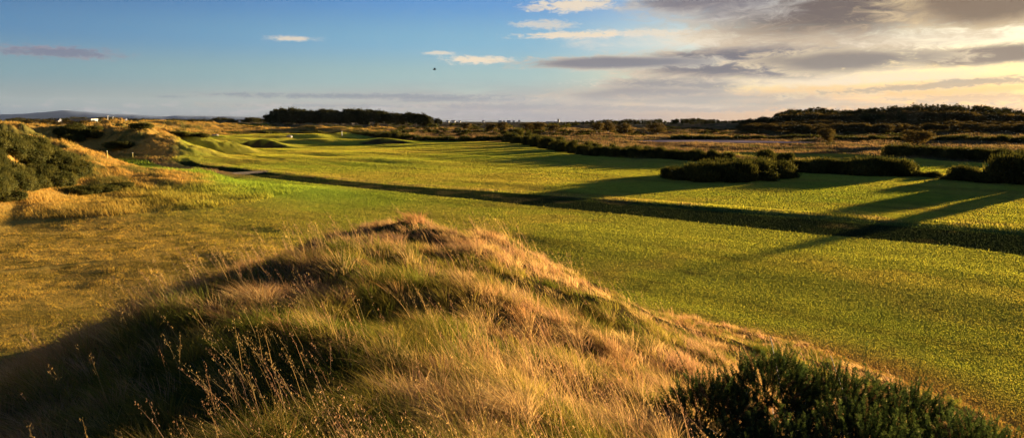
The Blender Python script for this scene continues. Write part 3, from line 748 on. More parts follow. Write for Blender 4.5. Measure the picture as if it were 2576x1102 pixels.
def bush_w(x, y, rx, h, label, group, protos=None, depth=1.0, cat='bush', name='gorse_bush', z=None):
    protos = protos or (near_g if math.hypot(x, y) < 130 else far_g)
    o = link(name, protos[int(rng.integers(len(protos)))])
    o.location = (x, y, (gz_at(x, y) if z is None else z) - .05 * h); o.rotation_euler = (0, 0, rng.uniform(0, 6.28)); o.scale = (rx, rx * depth, h * 1.02)
    return tag(o, label, cat, group)

gK = 'gorse bushes beyond the burn'
for (X, yb, yt, wd, lb) in [
    (1700, 451, 414, 105, 'dark round gorse bush at the left end of the large clump beyond the burn'),
    (1762, 456, 402, 125, 'second gorse bush from the left in the large front clump beyond the burn'),
    (1832, 457, 396, 130, 'tall middle gorse bush of the large front clump beyond the burn'),
    (1902, 454, 394, 125, 'broad gorse bush right of the middle of the large front clump'),
    (1962, 448, 399, 95, 'gorse bush at the right end of the large front clump'),
    (1812, 436, 392, 110, 'gorse bush behind the left half of the large front clump'),
    (1905, 436, 388, 100, 'gorse bush behind the right half of the large front clump'),
    (1926, 408, 371, 58, 'small upright gorse bush standing up behind the large front clump'),
    (1976, 412, 379, 44, 'narrow gorse bush between the large clump and the long low clump'),
    (2022, 433, 394, 80, 'gorse bush at the left end of the long low clump on the right'),
    (2072, 436, 390, 85, 'second gorse bush from the left in the long low clump'),
    (2122, 437, 396, 85, 'low gorse bush in the middle of the long clump on the right'),
    (2182, 441, 388, 120, 'broad domed gorse bush in the right half of the long clump'),
    (2238, 442, 388, 110, 'domed gorse bush sloping down at the right of the long clump'),
    (2284, 441, 408, 75, 'low trailing gorse bush at the right foot of the long clump'),
    (2348, 446, 427, 38, 'tiny round dark gorse bush standing alone in the lit gap'),
    (2318, 444, 430, 50, 'low gorse shrub trailing towards the tiny round bush'),
    (2432, 455, 411, 88, 'peaked gorse bush left of the tall dark bushes at the right edge'),
    (2398, 453, 432, 60, 'low gorse skirt on the left of the peaked bush near the right edge'),
    (2480, 459, 432, 80, 'low gorse bush between the peaked bush and the tall right edge bush'),
    (2548, 462, 375, 125, 'tall dark gorse bush cut by the right edge of the view'),
    (2516, 458, 420, 70, 'lower gorse shoulder on the left of the tall right edge bush')]:
    bush(X, yb, yt, wd, lb, gK)
# off to the right: the bushes whose long shadows fall across the fairways
for (x_, y_, r_, h_) in [(78, 92, 3.0, 3.2), (55.5, 71.3, 1.5, 4.9), (71, 81, 1.6, 2.8), (66, 76.5, 1.3, 2.2), (50, 57, 1.4, 1.9), (63, 61, 1.8, 3.4), (76, 74, 2.6, 3.2), (86, 82, 3, 4.0), (80, 66, 3, 3.8)]:
    bush_w(x_, y_, r_, h_, 'tall gorse bush of the row just past the right edge', 'gorse bushes past the right edge')
# hedge O
for X in range(2252, 2560, 30):
    q = (X - 2252) / 300; bush(X, 395 + 10 * q + rng.uniform(-1, 1), 360 + 11 * q + rng.uniform(-2, 2), 62, 'gorse bush in the long straight hedge on the right, beyond the lit grass gap', 'gorse hedge behind the right clumps', near_g)
# hedge Q, diagonal
hx = [1285, 1340, 1380, 1430, 1480, 1540, 1600, 1650, 1700, 1760, 1820]; hy = [359, 368, 376, 386, 393, 397, 400, 401, 403, 407, 410]
for X in range(1288, 1840, 22):
    yb = np.interp(X, hx, hy); t_ = np.interp(X, [1288, 1340, 1500, 1800], [27, 32, 37, 34])
    bush(X + rng.uniform(-5, 5), yb, yb - t_ * rng.uniform(.78, 1.12), rng.uniform(38, 54), 'dark gorse bush in the diagonal hedge along the far fairway edge', 'diagonal gorse hedge', near_g)
for X in range(1300, 1660, 34):
    yb = np.interp(X, hx, hy) - 14; bush(X + rng.uniform(-8, 8), yb, yb - rng.uniform(16, 26), rng.uniform(30, 50), 'gorse bush behind the diagonal hedge of the far fairway', 'gorse behind the diagonal hedge', far_g)
# hedge P
scrub = []
def shrub(X, yb, yt, wd, *_):
    p = gp(X, yb); D_ = p[1]; mpp = D_ / (K * F); gz_ = gz_at(*p)
    scrub.append((p[0], p[1], gz_ - .05, wd * mpp / 2, max(.5, EYE + ray(X, yt)[2] / ray(X, yt)[1] * D_ - gz_)))
for X in list(range(1700, 2600, 26)):
    bush(X + rng.uniform(-8, 8), 349 + 8 * (X - 1900) / 676 + rng.uniform(-1.5, 1.5) if X > 2080 else 347, (341 if X < 2230 else 343) + rng.uniform(-4, 3), rng.uniform(36, 64), 'low dark gorse bush in the far hedge below the right wood', 'far hedge below the wood', far_g)
# band R
for X in range(560, 1280, 17):
    yb = np.interp(X, [560, 700, 1000, 1090, 1190, 1280], [343, 344, 347, 355, 357, 354]); bush(X + rng.uniform(-5, 5), yb + rng.uniform(-1, .5), yb - rng.uniform(9, 17), rng.uniform(26, 46), 'dark gorse bush in the belt edging the far green', 'gorse belt behind the far green', far_g)
for k_ in range(330):
    X = rng.uniform(540, 1440); yb = rng.uniform(316, 343)
    if vn(np.array([X / 60.]), np.array([yb / 7.]), 71)[0] < -.22: continue
    shrub(X, yb, yb - rng.uniform(5, 11), rng.uniform(16, 38), 'small gorse shrub scattered on the heath below the pine wood', 'shrubs on the far heath', far_g)
for k_ in range(320):
    X = rng.uniform(1400, 2576); yb = rng.uniform(316, 342)
    if vn(np.array([X / 70.]), np.array([yb / 6.]), 72)[0] < -.18: continue
    shrub(X, yb, yb - rng.uniform(4, 9), rng.uniform(20, 50), 'low shrub on the tan heath in front of the right wood', 'shrubs on the right heath', far_g)
for k_ in range(150):
    X = rng.uniform(540, 700); yb = rng.uniform(318, 330)
    if k_ % 2: X = rng.uniform(0, 560); yb = rng.uniform(308, 318)
    shrub(X, yb, yb - rng.uniform(4, 8), rng.uniform(20, 44))
def merged(name, items, protos_VF, mats_, label, cat):
    Vs, Fs, Ms, o = [], [], [], 0
    for (x_, y_, z_, r_, h_) in items:
        a_ = rng.uniform(0, 6.28)
        for mi_, (V0, F0) in enumerate(protos_VF[int(rng.integers(len(protos_VF)))]):
            Vn = np.column_stack([(V0[:, 0] * math.cos(a_) - V0[:, 1] * math.sin(a_)) * r_ + x_, (V0[:, 0] * math.sin(a_) + V0[:, 1] * math.cos(a_)) * r_ + y_, V0[:, 2] * h_ + z_])
            Vs.append(Vn); Fs.append(F0 + o); Ms.append(np.full(len(F0), mi_)); o += len(V0)
    me = mesh(name, np.concatenate(Vs), [np.concatenate(Fs)], mats=mats_, mi=np.concatenate(Ms))
    return tag(link(name, me), label, cat, kind='stuff')
def shrub_arrays(seed):
    g = np.random.default_rng(seed); cent = np.column_stack([g.uniform(-.55, .55, 9), g.uniform(-.55, .55, 9), g.uniform(.25, .6, 9)]); rad = g.uniform(.25, .42, (9, 3))
    return [leafcloud(cent, rad, 420, .22, seed, .3)]
merged('far_scrub', scrub, [shrub_arrays(700 + i) for i in range(6)], [MAT['gorse']], 'dark scrub scattered over the far heath and dunes', 'scrub')
# gorse on the left bank
LB = [(-40, 345), (60, 344), (120, 372), (165, 398), (196, 425), (170, 455), (90, 475), (0, 492), (-80, 495)]
lbp = np.array(LB, float); cnt = 0
def on_ridge(X, Y):                               # ray onto the true terrain
    d_ = ray(X, Y); t = np.arange(20, 420, .4); xx, yy = d_[0] * t, d_[1] * t; zz = EYE + d_[2] * t
    h = zfun(xx, yy); k = np.argmax(zz < h)
    return (xx[k], yy[k], h[k]) if zz[k] < h[k] else None
while cnt < 80:
    X, Y = -80 + 280 * ((cnt * .618) % 1) + rng.uniform(-20, 20), rng.uniform(350, 492)
    if psd(np.array([X]), np.array([Y]), lbp)[0] < 4: continue
    p = on_ridge(X, Y + 8)
    if p is None: continue
    bush_w(p[0], p[1], rng.uniform(1.0, 1.9), rng.uniform(1.0, 1.55), 'dense dark green gorse bush on the left bank', 'gorse thicket on the left bank', near_g); cnt += 1
for (X, Y, rx, h, lb) in [(205, 487, 1.6, .8, 'brown scrubby bush low in the golden grass by the left thicket'), (255, 480, 1.5, .7, 'flat dark shrub right of the left thicket on the rough'),
                          (298, 470, 1.4, .5, 'small green shrub at the right foot of the left bank'), (30, 505, 1.2, .8, 'small gorse bush in tan grass below the left thicket')]:
    p = on_ridge(X, Y)
    if p: bush_w(p[0], p[1], rx, h, lb, 'shrubs at the foot of the left bank', near_g)
for (X, Y, rx, h) in [(195, 338, 3.2, 2.4), (170, 345, 3, 2), (215, 345, 3, 2), (240, 330, 2.2, 1.4), (180, 355, 2.6, 1.6)]:
    p = on_ridge(X, Y)
    if p: bush_w(p[0], p[1], rx, h, 'dark gorse bush on the shaded shoulder of the big dune', 'gorse on the big dune', near_g)
for (X, Y, rx, h, lb) in [(300, 372, 3, 1.4, 'dark bush in the shaded hollow of the big dune'), (355, 322, 2.5, 1.2, 'dark bush on the crest behind the big dune'), (455, 345, 2.8, 1.2, 'green bush on the right hump of the dunes'), (505, 345, 2.2, 1.0, 'small bush at the right end of the dune hump')]:
    p = on_ridge(X, Y)
    if p: bush_w(p[0], p[1], rx, h, lb, 'single bushes on the dunes', near_g)

# --- the big gorse bush in the foreground, shoot by shoot
def near_gorse(name, cx, cy, lobes, label, seed, nshoot):
    g = np.random.default_rng(seed); root = bpy.data.objects.new(name, None); C.objects.link(root)
    root.location = (cx, cy, gz_at(cx, cy)); tag(root, label, 'bush')
    cz = root.location[2]
    lob = np.array([l[:3] for l in lobes]); rad = np.array([l[3:] for l in lobes])
    wts = np.prod(rad, axis=1) ** .67; k = g.choice(len(lob), nshoot, p=wts / wts.sum())
    d_ = g.normal(size=(nshoot, 3)); d_[:, 2] = np.abs(d_[:, 2]) * 1.0 - .25; d_ /= np.linalg.norm(d_, axis=1)[:, None]
    q = .45 + .55 * g.random(nshoot) ** .45
    q = np.where(g.random(nshoot) < .05, q, q * .9)
    b0 = lob[k] + d_ * rad[k] * q[:, None]
    gr = zfun(b0[:, 0] + cx, b0[:, 1] + cy) - cz; ok = b0[:, 2] > gr - .02; b0, d_, q = b0[ok], d_[ok], q[ok]; n = len(b0)
    ax = d_ * .75 + [0, 0, .75] + g.normal(0, .28, (n, 3)); ax /= np.linalg.norm(ax, axis=1)[:, None]
    Ls = g.uniform(.08, .22, n); big = (g.random(n) < .5) & (q > .9) & (d_[:, 2] > .2); Ls = np.where(big, g.uniform(.20, .40, n), Ls); b0 = b0 + np.where(big, .05, 0)[:, None] * d_
    # shoot cores
    V0 = b0; V1 = b0 + ax * Ls[:, None]
    u = np.cross(ax, [0, 0, 1.0]); u /= np.linalg.norm(u, axis=1)[:, None] + 1e-9; w = np.cross(ax, u)
    rr = .0035
    tri = [np.cos(t) * u + np.sin(t) * w for t in (0, 2.1, 4.2)]
    V = np.stack([V0 + tri[0] * rr, V0 + tri[1] * rr, V0 + tri[2] * rr, V1], 1).reshape(-1, 3)
    o = (np.arange(n) * 4)[:, None]; T = [o + np.array([[0, 1, 3]]), o + np.array([[1, 2, 3]]), o + np.array([[2, 0, 3]])]
    core_c = np.clip(np.array([.10, .085, .03]) * g.uniform(.6, 1.4, n)[:, None], 0, 1); cc = [np.repeat(core_c, 4, 0)]; Vs = [V]; off = len(V)
    # spines
    m = 96; idx = np.repeat(np.arange(n), m); t = g.random(n * m) ** .85; an = g.uniform(0, 2 * math.pi, n * m)
    rd = np.cos(an)[:, None] * u[idx] + np.sin(an)[:, None] * w[idx]
    sd = rd * .8 + ax[idx] * g.uniform(.35, .95, n * m)[:, None]; sd /= np.linalg.norm(sd, axis=1)[:, None]
    sl_ = g.uniform(.018, .038, n * m) * (1.15 - .5 * t) * np.where(big, 1.25, 1.0)[idx]
    p0 = b0[idx] + ax[idx] * (Ls[idx] * t)[:, None]; p1 = p0 + sd * sl_[:, None]
    side = np.cross(sd, g.normal(size=(n * m, 3))); side /= np.linalg.norm(side, axis=1)[:, None]; wv = .0025
    Vn = np.stack([p0 - side * wv, p0 + side * wv, p1], 1).reshape(-1, 3); Tn = np.arange(3 * n * m).reshape(-1, 3) + off
    sc1 = np.where((g.random(n) < .05)[:, None], np.array([.09, .055, .03]), np.array([.024, .040, .014])) * g.uniform(.6, 1.5, n)[:, None]
    tipc = np.clip(sc1[idx] * g.uniform(.6, 1.5, n * m)[:, None], 0, 1)
    tipc = np.where((t > .78)[:, None], tipc * 1.5 + np.array([.035, .035, .008]), tipc); pale = (g.random(n * m) < .012)[:, None]; tipc = np.where(pale, np.array([.38, .33, .2]), tipc)  # shoot tips coloured lighter to look sunlit; a few pale spines
    cc.append(np.repeat(tipc, 3, 0)); Vs.append(Vn)
    me = mesh('shoots', np.concatenate(Vs), [np.concatenate(T + [Tn])], np.concatenate(cc), mats=[MAT['gorse_near']])
    me.transform(__import__('mathutils').Matrix.Identity(4)); link('spiny_shoots', me, root)
    segs_ = []
    for i in range(90):
        li = g.integers(len(lob)); e = lob[li] + g.normal(0, .45, 3) * rad[li]; bx_, by_ = g.normal(0, .35, 2) + lob[li][:2] * .6
        s0 = np.array([bx_, by_, gz_at(cx + bx_, cy + by_) - cz - .05]); mid_ = (s0 + e) / 2 + g.normal(0, .06, 3)
        segs_ += [(s0, mid_, .012, .008), (mid_, e, .008, .003)]
    Vt, Ft = tubes(segs_, 5); link('woody_stems', mesh('woody_stems', Vt, [Ft], mats=[MAT['bark']], smooth=True), root)
    return root
bxc, byc = BX, BY_
near_gorse('gorse_bush', bxc, byc, [(-.95, .15, .42, .5, .5, .5), (-.35, .35, .52, .5, .5, .55), (.2, .25, .46, .5, .5, .5), (.75, .2, .36, .5, .5, .45), (1.15, .1, .26, .36, .4, .34),
    (-.7, -.6, .35, .55, .5, .5), (0.0, -.6, .4, .6, .6, .55), (.8, -.6, .35, .6, .5, .5), (-1.2, -.2, .3, .4, .4, .4)],
    'large dark spiny gorse bush at the bottom right of the grassy mound', 77, 5200)

# ------------------------------------------------------------------ trees
def tree_proto(seed, kind):
    g = np.random.default_rng(seed); cent, rad, segs_ = [], [], []
    if kind == 'pine':
        th = .34; top = .9; segs_.append(((0, 0, -.03), (.01, 0, .55), .018, .012)); segs_.append(((.01, 0, .55), (.0, .01, .92), .012, .004))
        for i in range(12):
            h = g.uniform(.42, .92); q = .26 * (1 - abs(h - .6) * 1.2) * math.sqrt(g.random()) * 1.2; a_ = g.uniform(0, 6.28)
            c_ = (q * math.cos(a_), q * math.sin(a_), h); cent.append(c_); rr = g.uniform(.08, .15); rad.append((rr, rr, rr * .62))
            segs_.append(((0, 0, h - .12), c_, .008, .003))
        cent += [(0, 0, .66), (0, 0, .45), (.08, .05, .3)]; rad += [(.22, .22, .24), (.2, .2, .2), (.14, .14, .14)]; n, size, mt = 2400, .055, 'pine'
    elif kind == 'fir':
        segs_.append(((0, 0, -.03), (0, 0, .97), .018, .003))
        for i in range(12):
            h = .2 + .75 * i / 11; q = .19 * (1 - h) + .02
            for j_ in range(3):
                a_ = g.uniform(0, 6.28); cent.append((q * math.cos(a_), q * math.sin(a_), h + g.normal(0, .015))); rad.append((q * .8 + .025, q * .8 + .025, .055))
            segs_.append(((0, 0, h), (q * 1.2, 0, h - .02), .006, .002))
        n, size, mt = 1500, .038, 'pine'
    else:
        segs_.append(((0, 0, -.03), (.02, 0, .35), .022, .016))
        for i in range(10):
            a_ = g.uniform(0, 6.28); q = .3 * math.sqrt(g.random()); h = g.uniform(.3, .78) - q * .3; c_ = (q * math.cos(a_), q * math.sin(a_), h)
            cent.append(c_); rr = g.uniform(.13, .22); rad.append((rr, rr, rr * .85)); segs_.append(((.02, 0, .25), c_, .012, .003))
        cent.append((0, 0, .45)); rad.append((.33, .33, .3)); n, size, mt = 2200, .055, 'broad'
    V, Fq = leafcloud(np.array(cent), np.array(rad), n, size, seed + 3, .3); s_ = np.percentile(V[:, 2], 99.3); V /= s_
    crown = mesh('crown', V, [Fq], mats=[MAT[mt]]); Vt, Ft = tubes(segs_, 6); trunk = mesh('trunk', Vt / s_, [Ft], mats=[MAT['bark']])
    return trunk, crown
PR = {k_: [tree_proto(500 + 10 * i + j_ * 100, k_) for i in range(4)] for j_, k_ in enumerate(('pine', 'fir', 'broad'))}
NM = {'pine': 'pine_tree', 'fir': 'fir_tree', 'broad': 'broadleaf_tree'}
TS = []
def tree_proto_arrays(k_):
    out = []
    for t_, c_ in PR[k_]:
        pr = []
        for me in (c_, t_):
            V0 = np.zeros(len(me.vertices) * 3); me.vertices.foreach_get('co', V0); F0 = np.zeros(len(me.loops), int); me.loops.foreach_get('vertex_index', F0)
            F0 = F0.reshape(-1, 4); 
            if me is c_: F0 = F0[::2]
            pr.append((V0.reshape(-1, 3), F0))
        out.append(pr)
    return out
def tree(x, y, h, wide, kind, label, group):
    if label is None: TS.append((x, y, gz_at(x, y) - .1, h * wide, h)); return
    root = bpy.data.objects.new(NM[kind], None); C.objects.link(root); root.location = (x, y, gz_at(x, y) - .1); root.rotation_euler = (0, 0, rng.uniform(0, 6.28)); root.scale = (h * wide, h * wide, h)
    t_, c_ = PR[kind][int(rng.integers(4))]; link('trunk', t_, root); link('crown', c_, root)
    return tag(root, label, 'tree', group)
def tree_px(X, D, yt, wide, kind, label, group, dx=0):
    p = onD(X, yt, D); g_ = gz_at(p[0], D); return tree(p[0], D, max(p[2] - g_, 2.0), wide, kind, label, group)
px = [672, 690, 705, 740, 765, 790, 805, 830, 850, 870, 885, 905, 930, 960, 990, 1010, 1030, 1055, 1075, 1090, 1105, 1118]; py = [289, 277, 271, 271, 276, 278, 273, 271, 280, 276, 270, 273, 275, 278, 281, 284, 281, 283, 286, 290, 296, 304]
for X in np.arange(678, 1114, 8.2):
    for row in range(2 if X < 1085 else 1):
        D = 600 + 30 * row + rng.uniform(-12, 12); yt = np.interp(X, px, py) + rng.uniform(-1.5, 5.5) + 2 * row
        tree_px(X + rng.uniform(-4, 4), D, yt, rng.uniform(1.0, 1.35), 'pine', 'dark pine in the long wood standing on the skyline left of centre', 'pines of the skyline wood')
tree_px(949, 420, 309, 1.5, 'broad', 'yellow green rounded tree standing alone before the pine wood', None)
# round scrub trees, centre right
for X, yt, w_, D, lb in [(1268, 306, 1.6, 330, 'rounded scrub tree left of the gap to the sea'), (1238, 309, 1.4, 340, 'smaller rounded tree left of the round scrub tree'), (1350, 306, 1.9, 320, 'wide rounded scrub tree right of the sea view'), (1330, 308, 1.4, 330, 'scrub tree leaning against the wide rounded one'),
                      (1393, 312, 1.5, 300, 'low rounded tree at the right of the two scrub trees'), (1502, 308, 1.3, 300, 'dark rounded tree at the left of the heath trees'), (1530, 303, 1.6, 315, 'wide brown green tree in the middle of the heath trees'), (1570, 309, 1.9, 300, 'low spreading tree right of the brown green one'), (1655, 309, 1.9, 300, 'wide low tree alone on the heath before the pines'),
                      (2083, 321, 1.1, 190, 'small yellow green tree alone before the right wood'), (2310, 326, 1.6, 185, 'thin hazy shrub tree before the right wood'), (1175, 308, 1.6, 380, 'low scrub tree right of the pine wood end')]:
    tree_px(X, D, yt, w_, 'broad', lb, 'rounded trees on the heath')
for X in np.arange(1420, 1700, 9):
    if 1672 < X < 1690: continue
    tree_px(X + rng.uniform(-3, 3), rng.uniform(640, 720), np.interp(X, [1420, 1500, 1540, 1600, 1630, 1660, 1680], [305, 301, 299, 298, 298, 298, 303]) + rng.uniform(-1, 3), rng.uniform(1.2, 1.7), 'pine', None, None)
for X in np.arange(1692, 1880, 7.5):
    tree_px(X + rng.uniform(-3, 3), rng.uniform(560, 620), np.interp(X, [1692, 1710, 1740, 1780, 1820, 1880], [300, 298, 295, 298, 301, 300]) + rng.uniform(-1, 3), rng.uniform(1.1, 1.5), 'pine', 'pine in the low row left of the right wood', 'pines left of the right wood')
# right wood
tx_ = [1860, 1900, 1940, 1960, 1990, 2040, 2100, 2180, 2260, 2310, 2360, 2430, 2500, 2576, 2800, 3000]; ty_ = [300, 295, 291, 281, 274, 270, 273, 273, 266, 261, 261, 264, 268, 277, 286, 296]
for X in np.arange(1868, 2760, 10.5):
    kind = 'fir' if X > 2200 and rng.random() < .55 else 'pine'
    tree_px(X + rng.uniform(-4, 4), 480 + rng.uniform(-15, 15), np.interp(X, tx_, ty_) + rng.uniform(-2, 4), rng.uniform(.9, 1.3), kind, 'tall conifer along the crest of the right wood', 'conifers on the crest of the right wood')
    tree_px(X + rng.uniform(-4, 4), 455 + rng.uniform(-8, 8), np.interp(X, tx_, ty_) + rng.uniform(5, 12), rng.uniform(1.1, 1.5), 'pine', 'tall conifer along the crest of the right wood', 'conifers on the crest of the right wood')
for X in np.arange(1872, 2760, 9):
    tree_px(X + rng.uniform(-5, 5), 425 + rng.uniform(-12, 12), np.interp(X, tx_, ty_) * .62 + 118 + rng.uniform(-3, 4), rng.uniform(1.3, 1.8), 'broad' if rng.random() < .7 else 'pine', 'brownish tree halfway up the right wood', 'middle trees of the right wood')
for X in np.arange(1868, 2760, 11):
    tree_px(X + rng.uniform(-6, 6), 372 + rng.uniform(-10, 10), np.interp(X, [1860, 1960, 2100, 2576], [312, 306, 303, 306]) + rng.uniform(-3, 4), rng.uniform(1.6, 2.2), 'broad', 'rounded broadleaf tree at the front edge of the right wood', 'front trees of the right wood')
for X in np.arange(1874, 2760, 14):
    tree_px(X + rng.uniform(-7, 7), 308 + rng.uniform(-10, 10), 312 + rng.uniform(-4, 4), rng.uniform(1.7, 2.4), 'broad', 'low rounded tree at the very foot of the right wood', 'foot trees of the right wood')
# far left tree line
for X in np.arange(-60, 690, 7):
    D = rng.uniform(850, 1000); yt = 297 + 3.5 * float(vn(np.array([X / 40.]), np.array([0.]), 66)[0]) * 2 + rng.uniform(-1.5, 2) + (-4 if 250 < X < 300 else 0)
    tree_px(X + rng.uniform(-4, 4), D, yt, rng.uniform(1.6, 2.6), 'pine', None, None)
for X in np.arange(-40, 330, 16):
    tree_px(X + rng.uniform(-6, 6), rng.uniform(420, 560), 302 + rng.uniform(-2, 4) , rng.uniform(1.6, 2.2), 'broad', 'dark low tree among the far left scrub', 'scrub trees on the far left')

merged('far_treeline', TS, tree_proto_arrays('pine'), [MAT['pine'], MAT['bark']], 'thin dark far tree lines along the horizon', 'trees')

# ------------------------------------------------------------------ buildings and small things
def box(x0, x1, y0, y1, z0, z1):
    V = [(x, y, z) for z in (z0, z1) for y in (y0, y1) for x in (x0, x1)]
    return np.array(V, float), np.array([(0, 2, 3, 1), (4, 5, 7, 6), (0, 1, 5, 4), (2, 6, 7, 3), (0, 4, 6, 2), (1, 3, 7, 5)])
def boxes(name, bl, m, parent=None):
    V, Fq, o = [], [], 0
    for b_ in bl:
        v, f = box(*b_); V.append(v); Fq.append(f + o); o += 8
    return link(name, mesh(name, np.concatenate(V), [np.concatenate(Fq)], mats=[m]), parent)
def gable(name, x0, x1, y0, y1, z0, z1, m, parent, o_=.4):
    x0 -= o_; x1 += o_; y0 -= o_; y1 += o_; ym = (y0 + y1) / 2
    V = [(x0, y0, z0), (x1, y0, z0), (x1, y1, z0), (x0, y1, z0), (x0, ym, z1), (x1, ym, z1)]
    return link(name, bpyfaces(name, V, [(0, 3, 2, 1), (0, 1, 5, 4), (2, 3, 4, 5), (0, 4, 3), (1, 2, 5)], m), parent)
def bpyfaces(name, V, Fc, m):
    me = bpy.data.meshes.new(name); me.from_pydata([tuple(v) for v in V], [], [list(f) for f in Fc]); me.materials.append(m); return me
def thing(name, x, y, z, label, cat, rz=0, group=None):
    o = bpy.data.objects.new(name, None); C.objects.link(o); o.location = (x, y, z); o.rotation_euler = (0, 0, rz); return tag(o, label, cat, group)
# long white building
def building(X, D, yt, wpx, label, kind='flat', wall='conc', dep=10):
    p = onD(X, yt, D); z = gz_at(p[0], D); h = max(p[2] - z, 2.5); w = wpx * D / (K * F)
    t = thing('building' if kind == 'flat' else 'house', p[0], D, z, label, 'building' if kind == 'flat' else 'house')
    wh = h if kind == 'flat' else h * .6
    boxes('wall', [(-w / 2, w / 2, 0, dep, -1, wh)], MAT[wall], t)
    if kind == 'flat': boxes('roof', [(-w / 2 - .4, w / 2 + .4, -.4, dep + .4, wh + .003, wh + .35)], MAT['white'], t)
    else: gable('roof', -w / 2, w / 2, 0, dep, wh + .003, h, MAT['slate'], t)
    nwin = max(2, int(w / 5))
    for i in range(nwin):
        cx = -w / 2 + (i + .5) * w / nwin; boxes('window', [(cx - .9, cx + .9, -.06, .02, wh * .35, wh * .72)], MAT['glass'], t)
    boxes('door', [(w / 2 - 1.6, w / 2 - .7, -.05, .02, -.2, min(2.1, wh * .8))], MAT['slate'], t)
    return t
building(202, 620, 299.5, 52, 'long low white building with flat roof on the far left')
building(301, 760, 297, 18, 'small pale gabled house right of the white mast', 'house')
building(141, 700, 297, 8, 'tiny white gabled house above the dark scrub on the left', 'house', dep=6)
p = onD(138, 314, 330); z = gz_at(p[0], 330)
t = thing('hut', p[0], 330, z, 'dark red hut with a pale lower end wall beyond the left thicket', 'hut')
hw = 22 * 330 / (K * F); hh = max(p[2] - z, 2.6)
boxes('wall', [(-hw / 2, hw / 2, 0, 5, -.6, hh * .62)], MAT['red'], t); gable('roof', -hw / 2, hw / 2, 0, 5, hh * .62 + .003, hh, MAT['red'], t)
boxes('gable_wall', [(hw / 2 - 1.2, hw / 2 + .06, -.08, 5.06, -.6, hh * .34)], MAT['conc'], t); boxes('door', [(-.5, .5, -.06, .02, -.1, hh * .5)], MAT['slate'], t)
for X, D, yt, lb in [(270, 620, 291.5, 'white lighting mast left of the small pale house'), (283, 700, 294, 'shorter white mast beside the small pale house'), (707, 700, 298, 'thin white mast left of the pine wood')]:
    p = onD(X, yt, D); z = gz_at(p[0], D); t = thing('mast', p[0], D, z, lb, 'mast'); h = max(3, p[2] - z)
    Vt, Ft = tubes([((0, 0, -.3), (0, 0, h), .35, .22)], 8); link('pole', mesh('pole', Vt, [Ft], mats=[MAT['white']], smooth=True), t); boxes('head', [(-.7, .7, -.25, .25, h + .003, h + .5)], MAT['white'], t)
for i, (X, w_) in enumerate([(1126, 6), (1140, 9), (1156, 5), (1258, 8), (1268, 5), (1280, 9), (1292, 6), (1306, 5), (1215, 5)]):
    D = 2700; p = onD(X, 304.6, D); z = gz_at(p[0], D); w = w_ * D / (K * F); t = thing('house', p[0], D, z, 'tiny white house of the far town by the water', 'house', 0, 'white houses of the far town')
    boxes('wall', [(-w / 2, w / 2, 0, 10, -1, 6)], MAT['white'], t); gable('roof', -w / 2, w / 2, 0, 10, 6.003, 9, MAT['slate'], t)
D = 2500; p = onD(1405, 300, D); z = gz_at(p[0], D); t = thing('tower', p[0], D, z, 'tall thin grey chimney tower on the skyline right of the sea', 'tower'); h = p[2] - z
Vt, Ft = tubes([((0, 0, -1), (0, 0, h), 4.2, 3.4)], 12); link('shaft', mesh('shaft', Vt, [Ft], mats=[MAT['conc']], smooth=True), t); boxes('cap', [(-4.5, 4.5, -4.5, 4.5, h + .003, h + 2)], MAT['conc'], t); boxes('hall', [(-45, -5, -6, 14, -1, h * .42)], MAT['conc'], t)
# marker stakes by the dune hollow
for X, Y, lb in [(270, 397, 'thin pale stake in the grass left of the dune hollow'), (334, 398, 'thin pale stake in front of the dark dune hollow')]:
    p = on_ridge(X, Y)
    if p:
        t = thing('marker_stake', p[0], p[1], p[2], lb, 'stake'); Vt, Ft = tubes([((0, 0, -.2), (0, 0, .8), .04, .035)], 8); link('shaft', mesh('shaft', Vt, [Ft], mats=[MAT['yellow']], smooth=True), t)
        boxes('cap', [(-.05, .05, -.05, .05, .803, .86)], MAT['white'], t)
p = on_ridge(860, 341); 
t = thing('marker_post', p[0], p[1], p[2], 'white post at the gorse belt behind the far green', 'post'); Vt, Ft = tubes([((0, 0, -.2), (0, 0, 1.5), .12, .10)], 10); link('shaft', mesh('shaft', Vt, [Ft], mats=[MAT['white']], smooth=True), t)
boxes('cap', [(-.14, .14, -.14, .14, 1.503, 1.6)], MAT['white'], t)
def rock(x, y, s_, label, seed):
    g = np.random.default_rng(seed); import bmesh
    bm = bmesh.new(); bmesh.ops.create_icosphere(bm, subdivisions=3, radius=1)
    for v in bm.verts:
        n_ = v.co.normalized(); v.co = Vector((n_.x * s_[0], n_.y * s_[1], n_.z * s_[2])) * (1 + .35 * float(vn(np.array([n_.x * 2.1 + seed]), np.array([n_.y * 2.1 + n_.z * 1.7]), seed)[0]))
    me = bpy.data.meshes.new('boulder'); bm.to_mesh(me); bm.free(); me.materials.append(MAT['stone']); o = link('boulder', me); o.location = (x, y, gz_at(x, y) + s_[2] * .3); return tag(o, label, 'boulder', None)
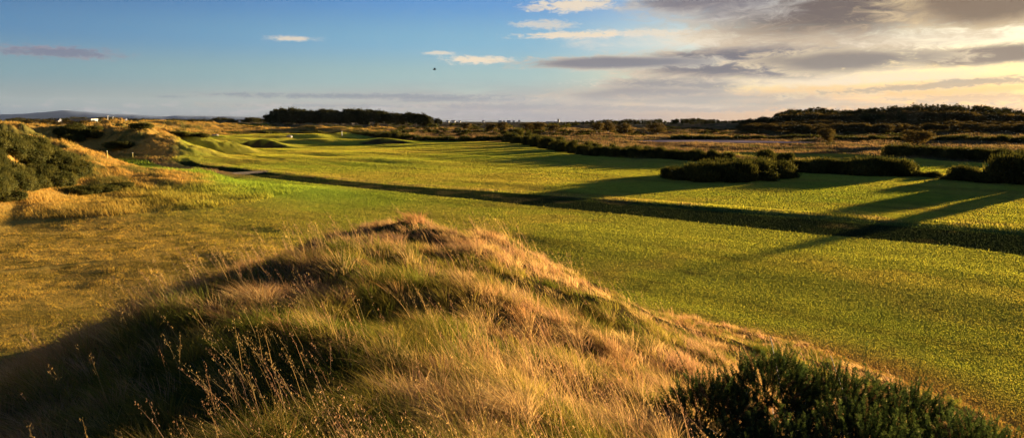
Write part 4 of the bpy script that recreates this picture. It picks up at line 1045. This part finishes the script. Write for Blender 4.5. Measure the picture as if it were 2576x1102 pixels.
p = on_ridge(727, 344.5); rock(p[0], p[1], (1.0, .7, .45), 'pale boulder at the back edge of the far green', 3)
p = on_ridge(541, 341)
if p: rock(p[0], p[1], (1.0, .6, .4), 'pale boulder at the left end of the gorse belt', 4)
# sleeper bridge over the burn
pa = gp(604, 437); pb = gp(640, 431); pm_ = (gp(625, 440) + gp(632, 432)) / 2
t = thing('footbridge', pm_[0], pm_[1], 0.0, 'low grey timber footbridge across the left end of the burn', 'bridge', math.atan2(NB[1], NB[0]))
t.scale = (.55, .5, .6)
boxes('deck', [(-5.2 + i * .42, -4.83 + i * .42, -1.6, 1.6, .16 + .012 * (i % 3), .24 + .012 * (i % 3)) for i in range(25)], MAT['wood'], t)
boxes('beam', [(-5.2, 5.3, -1.45, -1.2, -.15, .157), (-5.2, 5.3, 1.2, 1.45, -.15, .157)], MAT['wood'], t)
for sy in (-1.5, 1.5):
    boxes('kerb_rail', [(-5.2, 5.3, sy - .08, sy + .08, .27, .40)], MAT['wood'], t)
# bird
bp = onD(1093, 174, 120)
t = thing('bird', bp[0], bp[1], bp[2], 'small dark bird gliding in the blue sky above the centre', 'bird')
V = []; body = []
for i in range(9):
    q = i / 8; r_ = .10 * math.sin(math.pi * (q * .9 + .06)); V += [(-.32 + .64 * q, r_ * math.cos(a_), r_ * math.sin(a_)) for a_ in np.linspace(0, 2 * math.pi, 8, endpoint=False)]
Fb = [(8 * i + k_, 8 * i + (k_ + 1) % 8, 8 * (i + 1) + (k_ + 1) % 8, 8 * (i + 1) + k_) for i in range(8) for k_ in range(8)]
link('body', mesh('body', np.array(V), [np.array(Fb)], mats=[MAT['black']], smooth=True), t)
for s_ in (-1, 1):
    wv_ = [(.14, 0, .05), (-.12, 0, .05), (.18, s_ * .4, .22), (-.08, s_ * .4, .22), (-.05, s_ * .85, .12), (-.02, s_ * .4, .19), (.0, 0, .01)]
    link('wing', bpyfaces('wing', wv_, [(0, 1, 3, 2), (2, 3, 4), (0, 2, 5, 6), (1, 6, 5, 3), (2, 4, 5), (3, 5, 4)], MAT['black']), t)
